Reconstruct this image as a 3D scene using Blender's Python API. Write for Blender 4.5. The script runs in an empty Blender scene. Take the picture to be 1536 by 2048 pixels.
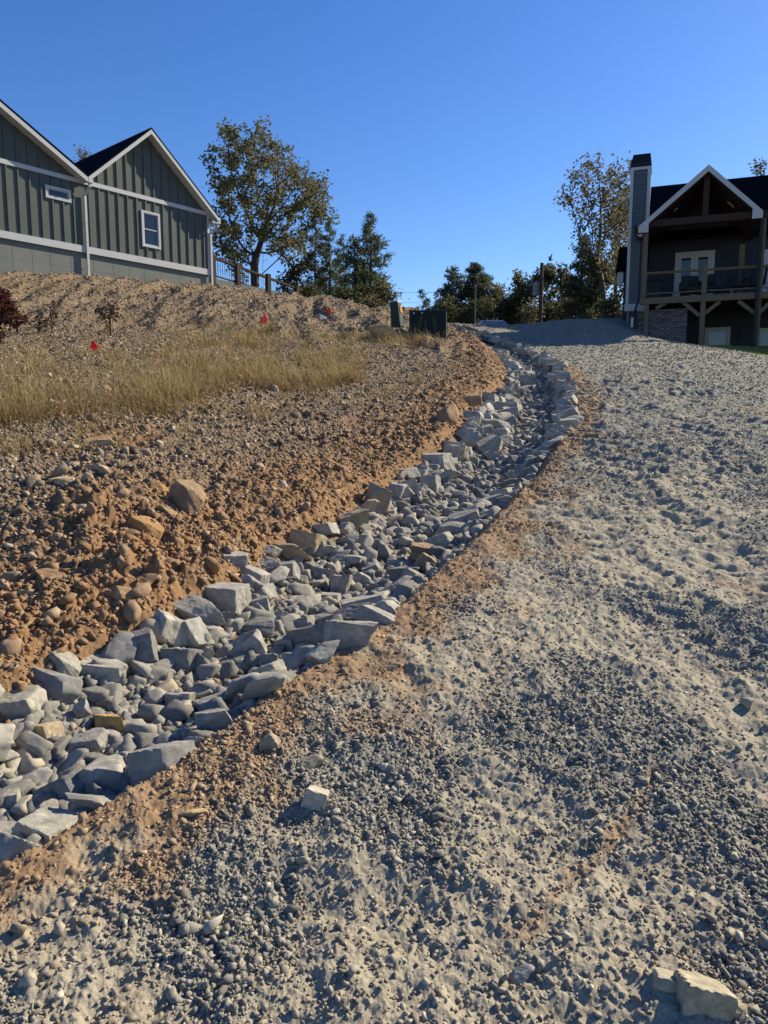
import bpy, bmesh, math, random
import numpy as np
from mathutils import Vector, Matrix, noise as mnoise
R = math.radians
random.seed(7); rng = np.random.default_rng(7)

# ------------------------------------------------------------------ camera, light, exposure
scene = bpy.context.scene
F, CX, CY = 1450.0, 768.0, 1024.0          # focal length and centre in photo pixels (1536 x 2048)
PITCH = R(7.3); EYE = 1.6
cam_d = bpy.data.cameras.new('camera'); cam = bpy.data.objects.new('camera', cam_d)
scene.collection.objects.link(cam); scene.camera = cam
cam.location = (0, 0, EYE); cam.rotation_euler = (R(90) - PITCH, 0, 0)
cam_d.sensor_fit = 'VERTICAL'; cam_d.sensor_height = 36.0; cam_d.lens = F / 2048 * 36.0
cam_d.clip_start = 0.05; cam_d.clip_end = 3000
SUN_AZ, SUN_EL = R(58), R(33)              # azimuth clockwise from +Y (forward)
world = bpy.data.worlds.new('World'); scene.world = world; world.use_nodes = True
wn = world.node_tree.nodes; wl = world.node_tree.links
for n in list(wn): wn.remove(n)
sky = wn.new('ShaderNodeTexSky'); sky.sky_type = 'NISHITA'; sky.sun_disc = False
sky.sun_elevation = SUN_EL; sky.sun_rotation = SUN_AZ
sky.altitude = 300; sky.air_density = 1.0; sky.dust_density = 0.25; sky.ozone_density = 2.6
bg = wn.new('ShaderNodeBackground'); bg.inputs['Strength'].default_value = 0.067
wo = wn.new('ShaderNodeOutputWorld')
hsv = wn.new('ShaderNodeHueSaturation'); hsv.inputs['Hue'].default_value = .513; hsv.inputs['Saturation'].default_value = 1.3; hsv.inputs['Value'].default_value = 1.42
wl.new(sky.outputs[0], hsv.inputs['Color']); wl.new(hsv.outputs[0], bg.inputs['Color']); wl.new(bg.outputs[0], wo.inputs['Surface'])
sun_d = bpy.data.lights.new('sun', 'SUN'); sun_d.energy = 5.0; sun_d.angle = R(0.53); sun_d.color = (1, .89, .67)
sun = bpy.data.objects.new('sun', sun_d); scene.collection.objects.link(sun)
SD = Vector((math.sin(SUN_AZ) * math.cos(SUN_EL), math.cos(SUN_AZ) * math.cos(SUN_EL), math.sin(SUN_EL)))
sun.rotation_euler = SD.to_track_quat('Z', 'Y').to_euler(); sun.location = (20, 10, 30)
scene.view_settings.view_transform = 'Standard'; scene.view_settings.look = 'None'
scene.view_settings.exposure = 0.8; scene.view_settings.gamma = 1.0

# ------------------------------------------------------------------ helpers: objects, tags
C = scene.collection
def tag(o, label=None, cat=None, group=None, kind=None):
    if label: o['label'] = label
    if cat: o['category'] = cat
    if group: o['group'] = group
    if kind: o['kind'] = kind
    return o
def empty(name, loc=(0, 0, 0), rz=0):
    o = bpy.data.objects.new(name, None); C.objects.link(o); o.location = loc; o.rotation_euler = (0, 0, rz)
    o.empty_display_size = .2
    return o
def np_mesh(name, V, Fc, attrs=None, smooth=False):
    """V (n,3), Fc (m,k) int; attrs {name: (n,) floats}"""
    me = bpy.data.meshes.new(name); V = np.asarray(V, np.float32); Fc = np.asarray(Fc, np.int32)
    m, k = Fc.shape
    me.vertices.add(len(V)); me.vertices.foreach_set('co', V.ravel())
    me.loops.add(m * k); me.loops.foreach_set('vertex_index', Fc.ravel())
    me.polygons.add(m); me.polygons.foreach_set('loop_start', np.arange(m, dtype=np.int32) * k)
    if smooth: me.polygons.foreach_set('use_smooth', np.ones(m, bool))
    for nm, a in (attrs or {}).items():
        at = me.attributes.new(nm, 'FLOAT', 'POINT'); at.data.foreach_set('value', np.asarray(a, np.float32))
    me.update(); return me
def link(name, me, mat=None, parent=None):
    o = bpy.data.objects.new(name, me); C.objects.link(o)
    if mat and not me.materials: me.materials.append(mat)
    if parent: o.parent = parent
    return o
class MB:
    """collects shapes, builds ONE mesh object"""
    def __init__(s): s.v = []; s.f = []
    def poly(s, pts, faces):
        b = len(s.v); s.v += [tuple(p) for p in pts]; s.f += [tuple(b + i for i in f) for f in faces]; return s
    def hexa(s, p):   # 8 points: bottom 4 ccw, top 4
        return s.poly(p, [(3,2,1,0),(4,5,6,7),(0,1,5,4),(1,2,6,5),(2,3,7,6),(3,0,4,7)])
    def box(s, c, d, rot=None):
        c = Vector(c); M = rot or Matrix.Identity(3); h = [x / 2 for x in d]
        q = [(-1,-1,-1),(1,-1,-1),(1,1,-1),(-1,1,-1),(-1,-1,1),(1,-1,1),(1,1,1),(-1,1,1)]
        return s.hexa([c + M @ Vector((a*h[0], b*h[1], e*h[2])) for a, b, e in q])
    def beam(s, a, b, w, h, up=(0,0,1)):  # box along a->b, w sideways, h along up
        a = Vector(a); b = Vector(b); d = (b - a).normalized(); up = Vector(up)
        sd = d.cross(up).normalized() * (w/2); u = sd.cross(d).normalized() * (h/2)
        return s.hexa([a-sd-u, a+sd-u, b+sd-u, b-sd-u, a-sd+u, a+sd+u, b+sd+u, b-sd+u])
    def tube(s, pts, rad, n=8, cap=True):
        pts = [Vector(p) for p in pts]
        if not hasattr(rad, '__len__'): rad = [rad] * len(pts)
        b0 = len(s.v); prev = None
        for i, p in enumerate(pts):
            t = (pts[min(i+1, len(pts)-1)] - pts[max(i-1, 0)]).normalized()
            if prev is None:
                a = t.orthogonal().normalized()
            else:
                a = (prev - t * prev.dot(t)).normalized()
            prev = a; b = t.cross(a)
            for k in range(n):
                q = p + (a * math.cos(2*math.pi*k/n) + b * math.sin(2*math.pi*k/n)) * rad[i]
                s.v.append(tuple(q))
        for i in range(len(pts)-1):
            for k in range(n):
                k2 = (k+1) % n
                s.f.append((b0+i*n+k, b0+i*n+k2, b0+(i+1)*n+k2, b0+(i+1)*n+k))
        if cap:
            s.f.append(tuple(b0+k for k in range(n))[::-1]); e = b0+(len(pts)-1)*n; s.f.append(tuple(e+k for k in range(n)))
        return s
    def cyl(s, a, b, r, n=16, r2=None): return s.tube([a, b], [r, r if r2 is None else r2], n)
    def build(s, name, mat, parent=None, bevel=0, smooth=False, origin=None):
        me = bpy.data.meshes.new(name)
        v = s.v if origin is None else [tuple(Vector(p) - Vector(origin)) for p in s.v]
        me.from_pydata(v, [], s.f)
        bm = bmesh.new(); bm.from_mesh(me); bmesh.ops.recalc_face_normals(bm, faces=bm.faces)
        if bevel:
            bmesh.ops.bevel(bm, geom=[e for e in bm.edges if len(e.link_faces) == 2 and e.calc_face_angle(0) > .6], offset=bevel, segments=2, affect='EDGES', profile=.6)
        bm.to_mesh(me); bm.free()
        if smooth:
            me.polygons.foreach_set('use_smooth', [True]*len(me.polygons)); me.set_sharp_from_angle(angle=R(40))
        o = link(name, me, mat, parent)
        if origin is not None: o.location = origin
        return o

# ------------------------------------------------------------------ helpers: pixels of the photo to places in the world
ct, st_ = math.cos(PITCH), math.sin(PITCH)
def ray(px, py):
    x = (px - CX) / F; u = (CY - py) / F
    return Vector((x, ct + u*st_, -st_ + u*ct))
def at(px, py, Y):
    d = ray(px, py); t = Y / d.y
    return Vector((d.x*t, Y, EYE + d.z*t))
def project(P):
    P = np.asarray(P); y = P[..., 1]; z = P[..., 2] - EYE
    dep = y*ct - z*st_; up = y*st_ + z*ct
    return CX + F*P[..., 0]/dep, CY - F*up/dep
def onplane(px, py, P0, n):
    d = ray(px, py); o = Vector((0, 0, EYE)); t = (Vector(P0) - o).dot(n) / d.dot(n)
    return o + d*t

# ------------------------------------------------------------------ helpers: noise
def _h(ix, iy, seed):
    h = (ix.astype(np.int64)*374761393 + iy.astype(np.int64)*668265263 + seed*2246822519) & 0xFFFFFFFF
    h = ((h ^ (h >> 13)) * 1274126177) & 0xFFFFFFFF
    h = ((h ^ (h >> 16)) * 2654435761) & 0xFFFFFFFF
    return ((h ^ (h >> 15)) & 0xFFFFFF) / float(0x1000000)
def perlin(x, y, seed=0):
    ix = np.floor(x); iy = np.floor(y); fx = x-ix; fy = y-iy
    ux = fx*fx*fx*(fx*(fx*6-15)+10); uy = fy*fy*fy*(fy*(fy*6-15)+10)
    def g(dx, dy):
        a = _h(ix+dx, iy+dy, seed)*2*np.pi
        return np.cos(a)*(fx-dx) + np.sin(a)*(fy-dy)
    return ((g(0,0)*(1-ux)+g(1,0)*ux)*(1-uy) + (g(0,1)*(1-ux)+g(1,1)*ux)*uy)*1.5
def fbm(x, y, scale, octs=4, seed=0, gain=.5, ridged=False):
    s = 0; a = 1; f = 1/scale; tot = 0
    for o in range(octs):
        n = perlin(x*f+o*17.3, y*f-o*9.1, seed+o*31)
        if ridged: n = 1-2*np.abs(n)
        s = s+a*n; tot += a; a *= gain; f *= 2.03
    return s/tot
def stones(x, y, cell, seed, rmin=.2, rmax=.55, flat=.8):
    """height of a bed of rounded stones one per cell, and a random number of the stone on top"""
    gx = np.floor(x/cell); gy = np.floor(y/cell); H = np.zeros_like(x); T = np.zeros_like(x)
    for dx in (-1,0,1):
        for dy in (-1,0,1):
            ax = gx+dx; ay = gy+dy
            cx = (ax+.15+.7*_h(ax,ay,seed))*cell; cy = (ay+.15+.7*_h(ax,ay,seed+1))*cell
            r = (rmin+(rmax-rmin)*_h(ax,ay,seed+2)**1.5)*cell; th = _h(ax,ay,seed+3)*np.pi
            ex = x-cx; ey = y-cy; c = np.cos(th); s = np.sin(th)
            a = np.abs(ex*c+ey*s); b = np.abs(-ex*s+ey*c)*1.45
            d = np.maximum(np.maximum(a, b), (a+b)*.76)/r      # angular outline
            h = np.where(d < 1, r*flat*(1-d**3.5)*(1+.45*(ex*c-ey*s)/r), 0)
            m = h > H; H = np.where(m, h, H); T = np.where(m, _h(ax,ay,seed+4), T)
    return H, T
def sstep(a, b, x):
    t = np.clip((x-a)/(b-a), 0, 1); return t*t*(3-2*t)

# ------------------------------------------------------------------ terrain height
def road_z(Y): return np.where(Y < 36, .158*Y + .0006*Y*Y, 0)
cps = []
for X in (-6, -2.5, 0, 3, 6, 10):
    for Y in (-12, -4, 0, 2, 4):
        if X < -1 and Y > 1: continue
        cps.append((X, Y, float(.158*Y+.0006*Y*abs(Y))))
for X, Y in ((0.6,6),(3,7),(7,8),(2.2,9),(5,12),(9,12),(3.4,15),(7,17),(12,16),(4.5,20),(8,21),(5,26),(8.5,26),(6,31)):
    cps.append((X, Y, float(road_z(np.float64(Y))) - (.15 if X > 8.5 else 0)))
for px, py, Y in ((1250,641,31),(1366,692,26.8),(1450,692,25.6),(1536,707,24),(1700,730,22),(1050,652,36),(985,663,35),(940,668,34),(1150,646,36),(1250,638,36),
    (0,1330,2.95),(0,1100,4.0),(0,900,5.6),(0,850,6.6),(0,760,9.5),(0,700,13),(0,665,17),(0,600,22.5),(0,557,26.0),
    (-300,1100,3.9),(-300,850,6.2),(-300,700,12),(-300,560,24),
    (250,1130,4.0),(250,1000,5.0),(250,860,7.0),(250,760,10.5),(250,690,15),(250,655,19.5),(250,600,25),(250,566,29.4),(420,581,33),
    (450,1060,5.0),(450,950,6.2),(450,850,8.0),(450,760,11.5),(450,690,16),(450,645,21),(500,590,32),
    (600,950,6.9),(600,850,8.9),(600,760,12.5),(600,690,17),(600,640,22.5),(600,597,29),
    (740,900,8.4),(740,800,11.5),(740,720,16),(740,680,19.5),(740,642,23.5),(740,615,27.5),
    (855,800,12),(855,720,17),(855,683,20),(860,662,24),(800,630,27),(930,770,14.3),(935,700,20),(922,672,25)):
    p = at(px, py, Y); cps.append((p.x, p.y, p.z))
for c in ((0,44,5.6),(5,44,5.7),(13,44,6.0),(22,44,6.0),(-7,46,5.8),(0,70,4.4),(30,70,4.2),(-30,75,4.6),(-18,40,7.5),(-10,42,7.0),(-24,25,6.7),
          (-30,38,7.2),(22,26,4.4),(30,34,4.6),(16,33,5.2),(20,12,2.0),(30,5,1.0),(-14,2,1.8),(-14,10,3.2),(30,-10,-1),(-20,-10,0)):
    cps.append(c)
cps = np.array(cps)
def tps_k(r2): return .5*r2*np.log(r2+1e-9)
def tps_fit(P, z, lam=.02):
    n = len(P); d2 = ((P[:,None]-P[None])**2).sum(-1); K = tps_k(d2)+np.eye(n)*lam
    A = np.zeros((n+3,n+3)); A[:n,:n] = K; A[:n,n] = 1; A[:n,n+1:] = P; A[n,:n] = 1; A[n+1:,:n] = P.T
    return np.linalg.solve(A, np.concatenate([z, [0,0,0]]))
TW = tps_fit(cps[:,:2], cps[:,2])
def base_z(X, Y):
    X = np.asarray(X, float); Y = np.asarray(Y, float); rr = np.hypot(X, Y); far = sstep(55, 90, rr)
    k = np.minimum(1, 85/np.maximum(rr, 1e-6)); x = X*k; y = Y*k
    z = TW[-3] + TW[-2]*x + TW[-1]*y
    for i in range(len(cps)): z = z + TW[i]*tps_k((x-cps[i,0])**2+(y-cps[i,1])**2)
    return z*(1-far) + 3.6*far
def hit_ground(px, py, zf=None):
    zf = zf or base_z; d = ray(px, py)
    Y = np.concatenate([np.linspace(.8, 12, 1200), np.linspace(12, 45, 900)]); X = d.x/d.y*Y; Z = EYE + d.z/d.y*Y
    g = zf(X, Y) - Z; i = np.argmax(g > 0)
    if g[i] <= 0: return None
    t = g[i-1]/(g[i-1]-g[i]) if i else 0
    y = Y[i-1]+(Y[i]-Y[i-1])*t
    return Vector((d.x/d.y*y, y, EYE+d.z/d.y*y))
EDGE_L = [(0,1400),(120,1320),(330,1225),(480,1145),(560,1080),(670,1030),(730,975),(830,930),(890,890),(925,850),(965,795),(1005,760),(1015,732),(990,700),(955,684),(925,668),(905,661)]
EDGE_R = [(0,1710),(100,1660),(250,1570),(380,1480),(470,1410),(565,1350),(680,1280),(790,1200),(880,1120),(960,1050),(1040,970),(1090,910),(1130,850),(1143,815),(1135,770),(1110,730),(1070,705),(1020,688),(980,672),(955,662)]
def edge_fn(pts):
    w = [hit_ground(*p) for p in pts]; w = [p for p in w if p is not None]
    ys = [w[0].y]; xs = [w[0].x]
    for p in w[1:]:
        if p.y > ys[-1]+.05: ys.append(p.y); xs.append(p.x)
    s0 = (xs[1]-xs[0])/(ys[1]-ys[0]); s0 = max(.4, min(s0, 1.2))
    ys = [ys[0]-6] + ys + [ys[-1]+20]; xs = [xs[0]-6*s0] + xs + [xs[-1]-6]
    return np.array(ys), np.array(xs)
LY, LX = edge_fn(EDGE_L); RY, RX = edge_fn(EDGE_R)
def XL(Y): return np.interp(Y, LY, LX)
def XR(Y): return np.interp(Y, RY, RX)
LAWN = [at(1225,642,34.5), at(1262,646,31.5), at(1310,668,28.6), at(1366,700,25.9), at(1450,705,23.7), at(1536,721,21.2), at(1700,745,18.5)]
_lw = sorted([(p.y, p.x) for p in LAWN]); LWY = np.array([a for a, b in _lw]); LWX = np.array([b for a, b in _lw])
def XLAWN(Y): return np.where((Y > LWY[0]) & (Y < 40), np.interp(Y, LWY, LWX), 1e3)

# right house frame (used by the terrain for the patio terrace)
HE = Vector((.94, -.343, 0)).normalized(); HN = Vector((-.343, -.94, 0)).normalized()   # along the facade, and out towards the drive
HP = at(1402, 685, 27.0); HP.z = 0
def h_s(X, Y): return (X-HP.x)*HE.x + (Y-HP.y)*HE.y
def h_o(X, Y): return (X-HP.x)*HN.x + (Y-HP.y)*HN.y
PATIO_Z = at(1402, 690, 27.0).z

def ditch_t(X, Y):
    l = XL(Y); r = XR(Y); return (X-l)/np.maximum(r-l, .2)
def macro_z(X, Y):
    """terrain with ditch, ridges, terrace, but without the small lumps"""
    z = base_z(X, Y); t = ditch_t(X, Y); inside = (t > -.15) & (t < 1.1)
    w = np.clip(XR(Y)-XL(Y), .4, 1.4)
    dep = np.where(inside, np.clip(np.sin(np.pi*np.clip((t+.12)/1.2, 0, 1)), 0, 1)**.8*.24*w, 0)
    z = z - dep*sstep(0, 2, Y)*(1-sstep(33, 38, Y))
    dl = XL(Y)-X                                              # metres into the bank
    bank = sstep(0, .5, dl)*(Y > 0)
    z = z + bank*(.07*fbm(X, Y, 1.1, 3, 5) + .05*sstep(0,.4,dl)*(1-sstep(.8,2.5,dl)))
    up = sstep(17, 21, Y + (X+8)*.15)*bank*(1-sstep(31, 33, Y-(X+8)*.3))
    z = z + up*(.34*fbm(X*1.0, Y*.3, 1.3, 4, 9, ridged=True) - .08)
    dr = X-XR(Y)
    z = z + sstep(.2, 1.2, dr)*(.050*fbm(X, Y*1.3, 1.1, 3, 21) + .05*fbm(X, Y, 4.0, 2, 22)*sstep(6, 14, Y))
    hump = np.exp(-(((X-7.6)/2.4)**2 + ((Y-28.4)/1.2)**2))*.34 + np.exp(-(((X-6.8)/1.6)**2 + ((Y-24.2)/1.0)**2))*.16
    z = z + hump
    s = h_s(X, Y); o = h_o(X, Y)
    ter = sstep(-.25, 0., s+.78)*sstep(.0, .35, -o+.25)*(1-sstep(7, 9, -o))*(1-sstep(18, 22, s))
    z = z*(1-ter) + np.minimum(z, PATIO_Z)*ter
    return z

# ------------------------------------------------------------------ materials
class NT:
    def __init__(s, name):
        s.m = bpy.data.materials.new(name); s.m.use_nodes = True; s.t = s.m.node_tree; s.n = s.t.nodes; s.l = s.t.links
        s.b = s.n['Principled BSDF']; s.b.inputs['Roughness'].default_value = .9; s.b.inputs['Specular IOR Level'].default_value = .25
    def _in(s, sock, v):
        if hasattr(v, 'is_output') or isinstance(v, bpy.types.NodeSocket): s.l.new(v, sock)
        elif isinstance(v, (tuple, list)) and len(v) == 3 and len(sock.default_value) == 4: sock.default_value = (*v, 1)
        else: sock.default_value = v
    def node(s, ty, out=0, **kw):
        n = s.n.new(ty)
        for k, v in kw.items():
            if k.startswith('i_'):
                key = k[2:]; key = int(key) if key.isdigit() else key.replace('_', ' ')
                s._in(n.inputs[key], v)
            else: setattr(n, k, v)
        return n.outputs[out]
    def coord(s, kind='Object'):
        n = s.n.new('ShaderNodeTexCoord'); return n.outputs[kind]
    def noise(s, scale, detail=4, rough=.55, vec=None, out=0):
        return s.node('ShaderNodeTexNoise', out, i_Vector=vec or s.coord(), i_Scale=scale, i_Detail=detail, i_Roughness=rough)
    def mp(s, v, scale=(1,1,1), rot=(0,0,0)):
        return s.node('ShaderNodeMapping', 0, i_Vector=v, i_Scale=scale, i_Rotation=rot)
    def ramp(s, v, stops, interp='LINEAR'):
        n = s.n.new('ShaderNodeValToRGB'); s.l.new(v, n.inputs[0]); e = n.color_ramp.elements; n.color_ramp.interpolation = interp
        while len(e) < len(stops): e.new(.5)
        for i, (p, c) in enumerate(stops):
            e[i].position = p; e[i].color = (*c, 1) if hasattr(c, '__len__') else (c, c, c, 1)
        return n.outputs[0]
    def mix(s, f, a, b, mode='MIX'):
        n = s.n.new('ShaderNodeMix'); n.data_type = 'RGBA'; n.blend_type = mode
        s._in(n.inputs[0], f); s._in(n.inputs[6], a); s._in(n.inputs[7], b); return n.outputs[2]
    def math(s, op, a, b=0.0):
        n = s.n.new('ShaderNodeMath'); n.operation = op; s._in(n.inputs[0], a); s._in(n.inputs[1], b); return n.outputs[0]
    def attr(s, name):
        n = s.n.new('ShaderNodeAttribute'); n.attribute_name = name; return n.outputs['Fac']
    def rnd(s):
        return s.n.new('ShaderNodeObjectInfo').outputs['Random']
    def color(s, v): s._in(s.b.inputs['Base Color'], v); return s
    def rough(s, v): s._in(s.b.inputs['Roughness'], v); return s
    def bump(s, h, strength=.5, dist=.01):
        o = s.node('ShaderNodeBump', 0, i_Strength=strength, i_Distance=dist, i_Height=h); s.l.new(o, s.b.inputs['Normal']); return s

SAND, GREY, CLAY, TAN = (.44,.385,.285), (.185,.19,.185), (.36,.185,.072), (.315,.225,.14)
def m_road():
    t = NT('driveway gravel and crusher dust'); v = t.coord()
    g = t.ramp(t.attr('tint'), [(0,(.11,.105,.09)),(.35,(.185,.173,.145)),(.7,(.26,.243,.198)),(1,(.37,.34,.27))])
    sand = t.mix(t.noise(9, 5, .6, v), (.23,.20,.148), (.35,.31,.23))
    c = t.mix(t.attr('dust'), g, sand)
    clay = t.mix(t.noise(30, 4, .6, v), (.17,.105,.058), (.31,.20,.115))
    c = t.mix(t.attr('clay'), c, clay)
    sp = t.noise(150, 4, .75, v)
    c = t.mix(.6, c, t.ramp(sp, [(.3,.35),(.5,.5),(.72,.75)]), 'OVERLAY')
    t.color(c).rough(.95); t.bump(t.noise(120, 4, .7, v), .55, .006); return t.m
def m_bank():
    t = NT('hillside clay and shale'); v = t.coord()
    base = t.mix(t.noise(6, 5, .6, v), (.10,.072,.045), (.21,.15,.096))
    st = t.ramp(t.attr('tint'), [(0,(.09,.06,.038)),(.4,(.20,.135,.082)),(.75,(.30,.215,.14)),(1,(.40,.31,.21))])
    c = t.mix(t.attr('stone'), base, st)
    clay = t.mix(t.noise(22, 4, .65, v), (.13,.070,.032), (.33,.185,.085))
    c = t.mix(t.attr('clay'), c, clay)
    c = t.mix(.3, c, t.ramp(t.noise(90, 3, .7, v), [(.3,.3),(.5,.5),(.75,.75)]), 'OVERLAY')
    t.color(c).rough(.97); t.bump(t.noise(70, 5, .7, v), .6, .01); return t.m
def m_lawn():
    t = NT('short lawn turf'); v = t.coord()
    c = t.mix(t.noise(3, 5, .6, v), (.13,.15,.035), (.27,.26,.075)); t.color(c); t.bump(t.noise(60, 4, .7, v), .8, .03); return t.m
M_ROAD, M_BANK, M_LAWN = m_road(), m_bank(), m_lawn()
def m_far():
    t = NT('far leaf litter ground'); t.color(t.mix(t.noise(.5, 6), (.10,.085,.05), (.17,.13,.08))); return t.m
M_FAR = m_far()

# ------------------------------------------------------------------ terrain relief (all real geometry)
STREAK = [hit_ground(*p) for p in ((1310,1530),(1285,1600),(1215,1690),(1165,1740),(1110,1800),(1080,1850),(1050,1890))]
def streak_mask(X, Y):
    d = np.full(X.shape, 9.)
    for a, b in zip(STREAK[:-1], STREAK[1:]):
        ab = np.array([b.x-a.x, b.y-a.y]); L2 = (ab**2).sum(); t = np.clip(((X-a.x)*ab[0]+(Y-a.y)*ab[1])/L2, 0, 1)
        d = np.minimum(d, np.hypot(X-a.x-t*ab[0], Y-a.y-t*ab[1]))
    return d
def road_masks(X, Y):
    dr = (X-XR(Y))*.8
    n1 = fbm(X*.8+Y*.25, Y*.55, .55, 4, 41); n2 = fbm(X, Y, 2.6, 3, 43)
    g = n1*1.0 + n2*.55 + .06
    # wheel-compacted pale bands that follow the drive, darker loose gravel between
    u = X-XR(Y)
    g = g + .38*np.exp(-((u-1.25-.04*Y)/.42)**2)*sstep(3, 6, Y) - .42*np.exp(-((u-3.6)/.7)**2)*sstep(3,5,Y) - .28*sstep(5,9,Y)*np.exp(-((u-2.3)/.4)**2) + .14*(1-sstep(3,6,Y))
    dust = sstep(-.10, .28, g - .42*sstep(4.5,9,Y) + .45*sstep(5,10,Y)*fbm(X*.35, Y*1.6, .6, 3, 55))
    nc = fbm(X, Y, .35, 4, 47)
    w = np.interp(Y, [0, 2, 5, 9, 13, 18, 24], [.65, .45, .42, .40, .5, .22, .15])
    clay = 1-sstep(.3, 1.0, dr/(w*1.35) + nc*.9 + .05)
    clay = np.maximum(clay, sstep(.0, .07, .04+.06*fbm(X,Y,.12,3,49)-streak_mask(X, Y)*.85)*.85)
    pat = sstep(.33, .5, fbm(X, Y, .8, 3, 53))*.45
    return dust, np.clip(np.maximum(clay, pat*(Y < 12)), 0, 1)
def road_relief(X, Y, r):
    dust, clay = road_masks(X, Y); near = 1-sstep(6, 13, r)
    u = X-XR(Y)
    lump = fbm(X, Y*.9, .19, 4, 61, .55); lump2 = fbm(X*.8, Y, .5, 3, 62)
    z = .026*lump + .030*lump2 + 0.026*sstep(2.0, 6, r)*np.maximum(-.2, fbm(X*.2+.1*Y, Y*1.05-.25*X, .22, 4, 58, .55, ridged=True))*(.5+.9*sstep(-.1, .3, fbm(X, Y, 1.6, 2, 57))) + .008*fbm(X, Y, .07, 3, 60, .6) + .018*sstep(4, 9, r)*fbm(X, Y*1.4, .33, 3, 59) + .013*np.maximum(0, fbm(X+Y*.3, Y-X*.3, .12, 3, 63, ridged=True))
    # tyre tread lugs pressed into the dust
    wob = .16*fbm(X, Y, 1.4, 2, 66); brk = .45+.6*sstep(-.15, .35, fbm(X, Y, .7, 3, 68)); ph_ = 1.5*fbm(X, Y, .5, 2, 69)
    for (cx, cy, R0, w, lam, am) in ((9.5,-1,8.3,.17,.15,1), (9.5,-1,7.6,.16,.15,.8), (14,6,12.6,.18,.15,.8), (14,6,11.9,.17,.15,.9), (14,6,10.6,.2,.16,.9), (-9,4,13.6,.18,.16,.9), (-9,4,14.3,.18,.16,.8), (5.5,9,3.0,.17,.15,1), (5.5,9,3.7,.17,.15,.8), (3,16,3.6,.2,.17,.8), (10,-6,9.2,.15,.12,.7), (12,2,8.6,.2,.16,1), (12,2,7.7,.2,.16,1), (-3,-2,10.4,.2,.16,1), (-3,-2,11.3,.2,.17,1), (-3,-2,12.6,.22,.18,1), (16,10,12.4,.2,.17,1), (16,10,11.4,.2,.18,1), (0,-8,21,.22,.2,1), (0,-8,22.2,.22,.2,1)):
        q = np.hypot(X-cx, Y-cy)-R0+wob; th = np.arctan2(Y-cy, X-cx)*R0
        band = np.exp(-(q/w)**4); berm = np.exp(-((np.abs(q)-w*1.25)/(.35*w))**2)
        z = z + am*sstep(1.2, 2.5, Y)*(band*brk*(.021*np.tanh(1.6*np.sin(2*np.pi*(th+.5*np.abs(q))/lam+ph_))-.022) + .026*berm*brk*(.6+.8*lump))
    grav = np.clip(1-dust*.85, 0, 1)*(1-.6*clay)
    tint = .45+.25*fbm(X, Y, .05, 2, 75)
    H = np.zeros_like(X); 
    for cell, sd, amp, rlim in ((.011, 81, 1, 3.0), (.017, 84, .9, 5), (.03, 87, .5, 11), (.07, 91, .22, 26)):
        m = r < rlim
        h, T = stones(X[m]+.3*cell*perlin(X[m]/cell, Y[m]/cell, 5), Y[m], cell, sd, .12, .5)
        keep = _h(np.floor(X[m]/cell*.5), np.floor(Y[m]/cell*.5), sd+7) < (.25+.75*grav[m])
        h = h*amp*keep*(.25+.75*grav[m]); Hm = H[m]; top = h > Hm; H[m] = np.where(top, h, Hm)
        tm = tint[m]; tm[top & (h > .15*cell)] = T[top & (h > .15*cell)]; tint[m] = tm
    z = z + H + (.0045*fbm(X, Y, .035, 3, 95, .7) + .0025*np.maximum(0, fbm(X, Y, .02, 2, 96, ridged=True)))*near
    dust2 = np.clip(dust*(1-sstep(.003, .009, H)*.55), 0, 1)
    return z, dust2, clay, tint
def bank_relief(X, Y, r):
    dl = XL(Y)-X; b = sstep(-.1, .25, dl)
    px, py = project(np.stack([X, Y, base_z(X, Y)], -1))
    toe = 1-sstep(.35, 1.3, dl*.75 + .5*fbm(X, Y, .8, 3, 101))
    dig = np.exp(-(((px-235)/190)**2+((py-1110)/120)**2)**1.5)
    clay = np.clip(np.maximum(toe, dig*1.1)*(.75+.4*fbm(X, Y, .3, 3, 103)), 0, 1)
    clay = np.maximum(clay, .55*sstep(.2, .5, fbm(X, Y, 1.6, 3, 105))*(Y < 14))
    coarse = np.clip(np.maximum(dig*1.2, .55*toe) + .35*sstep(0,.4,fbm(X,Y,1.3,2,107)), .18, 1.2)
    bil = np.abs(fbm(X, Y, .30, 4, 109, .6))
    z = coarse*(.17*bil + .05*fbm(X, Y, .55, 3, 110, ridged=True)) + .045*fbm(X, Y, .14, 4, 111, .6) + .022*fbm(X, Y, .055, 3, 112, .7)*(r < 14)
    tint = .45+.3*fbm(X, Y, .08, 2, 113); H = np.zeros_like(X)
    for cell, sd, amp, rlim in ((.024, 121, 1, 4.2), (.045, 125, .6, 8), (.085, 129, .5, 16), (.16, 133, .35, 40)):
        m = r < rlim
        h, T = stones(X[m]+.4*cell*perlin(X[m]/cell*1.3, Y[m]/cell*1.3, 6), Y[m], cell, sd, .2, .6, .75)
        a = amp*(np.clip(coarse[m], .3, 1) if cell > .08 else 1)
        h = h*a*(1+.5*perlin(X[m]/cell*4, Y[m]/cell*4, 8)+.3*perlin(X[m]/cell*9, Y[m]/cell*9, 9)); Hm = H[m]; top = h > Hm; H[m] = np.where(top, h, Hm)
        tm = tint[m]; k = top & (h > .12*cell); tm[k] = T[k]; tint[m] = tm
    return (z+H)*b, clay, np.clip(tint, 0, 1), sstep(.004, .02, H)

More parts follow.
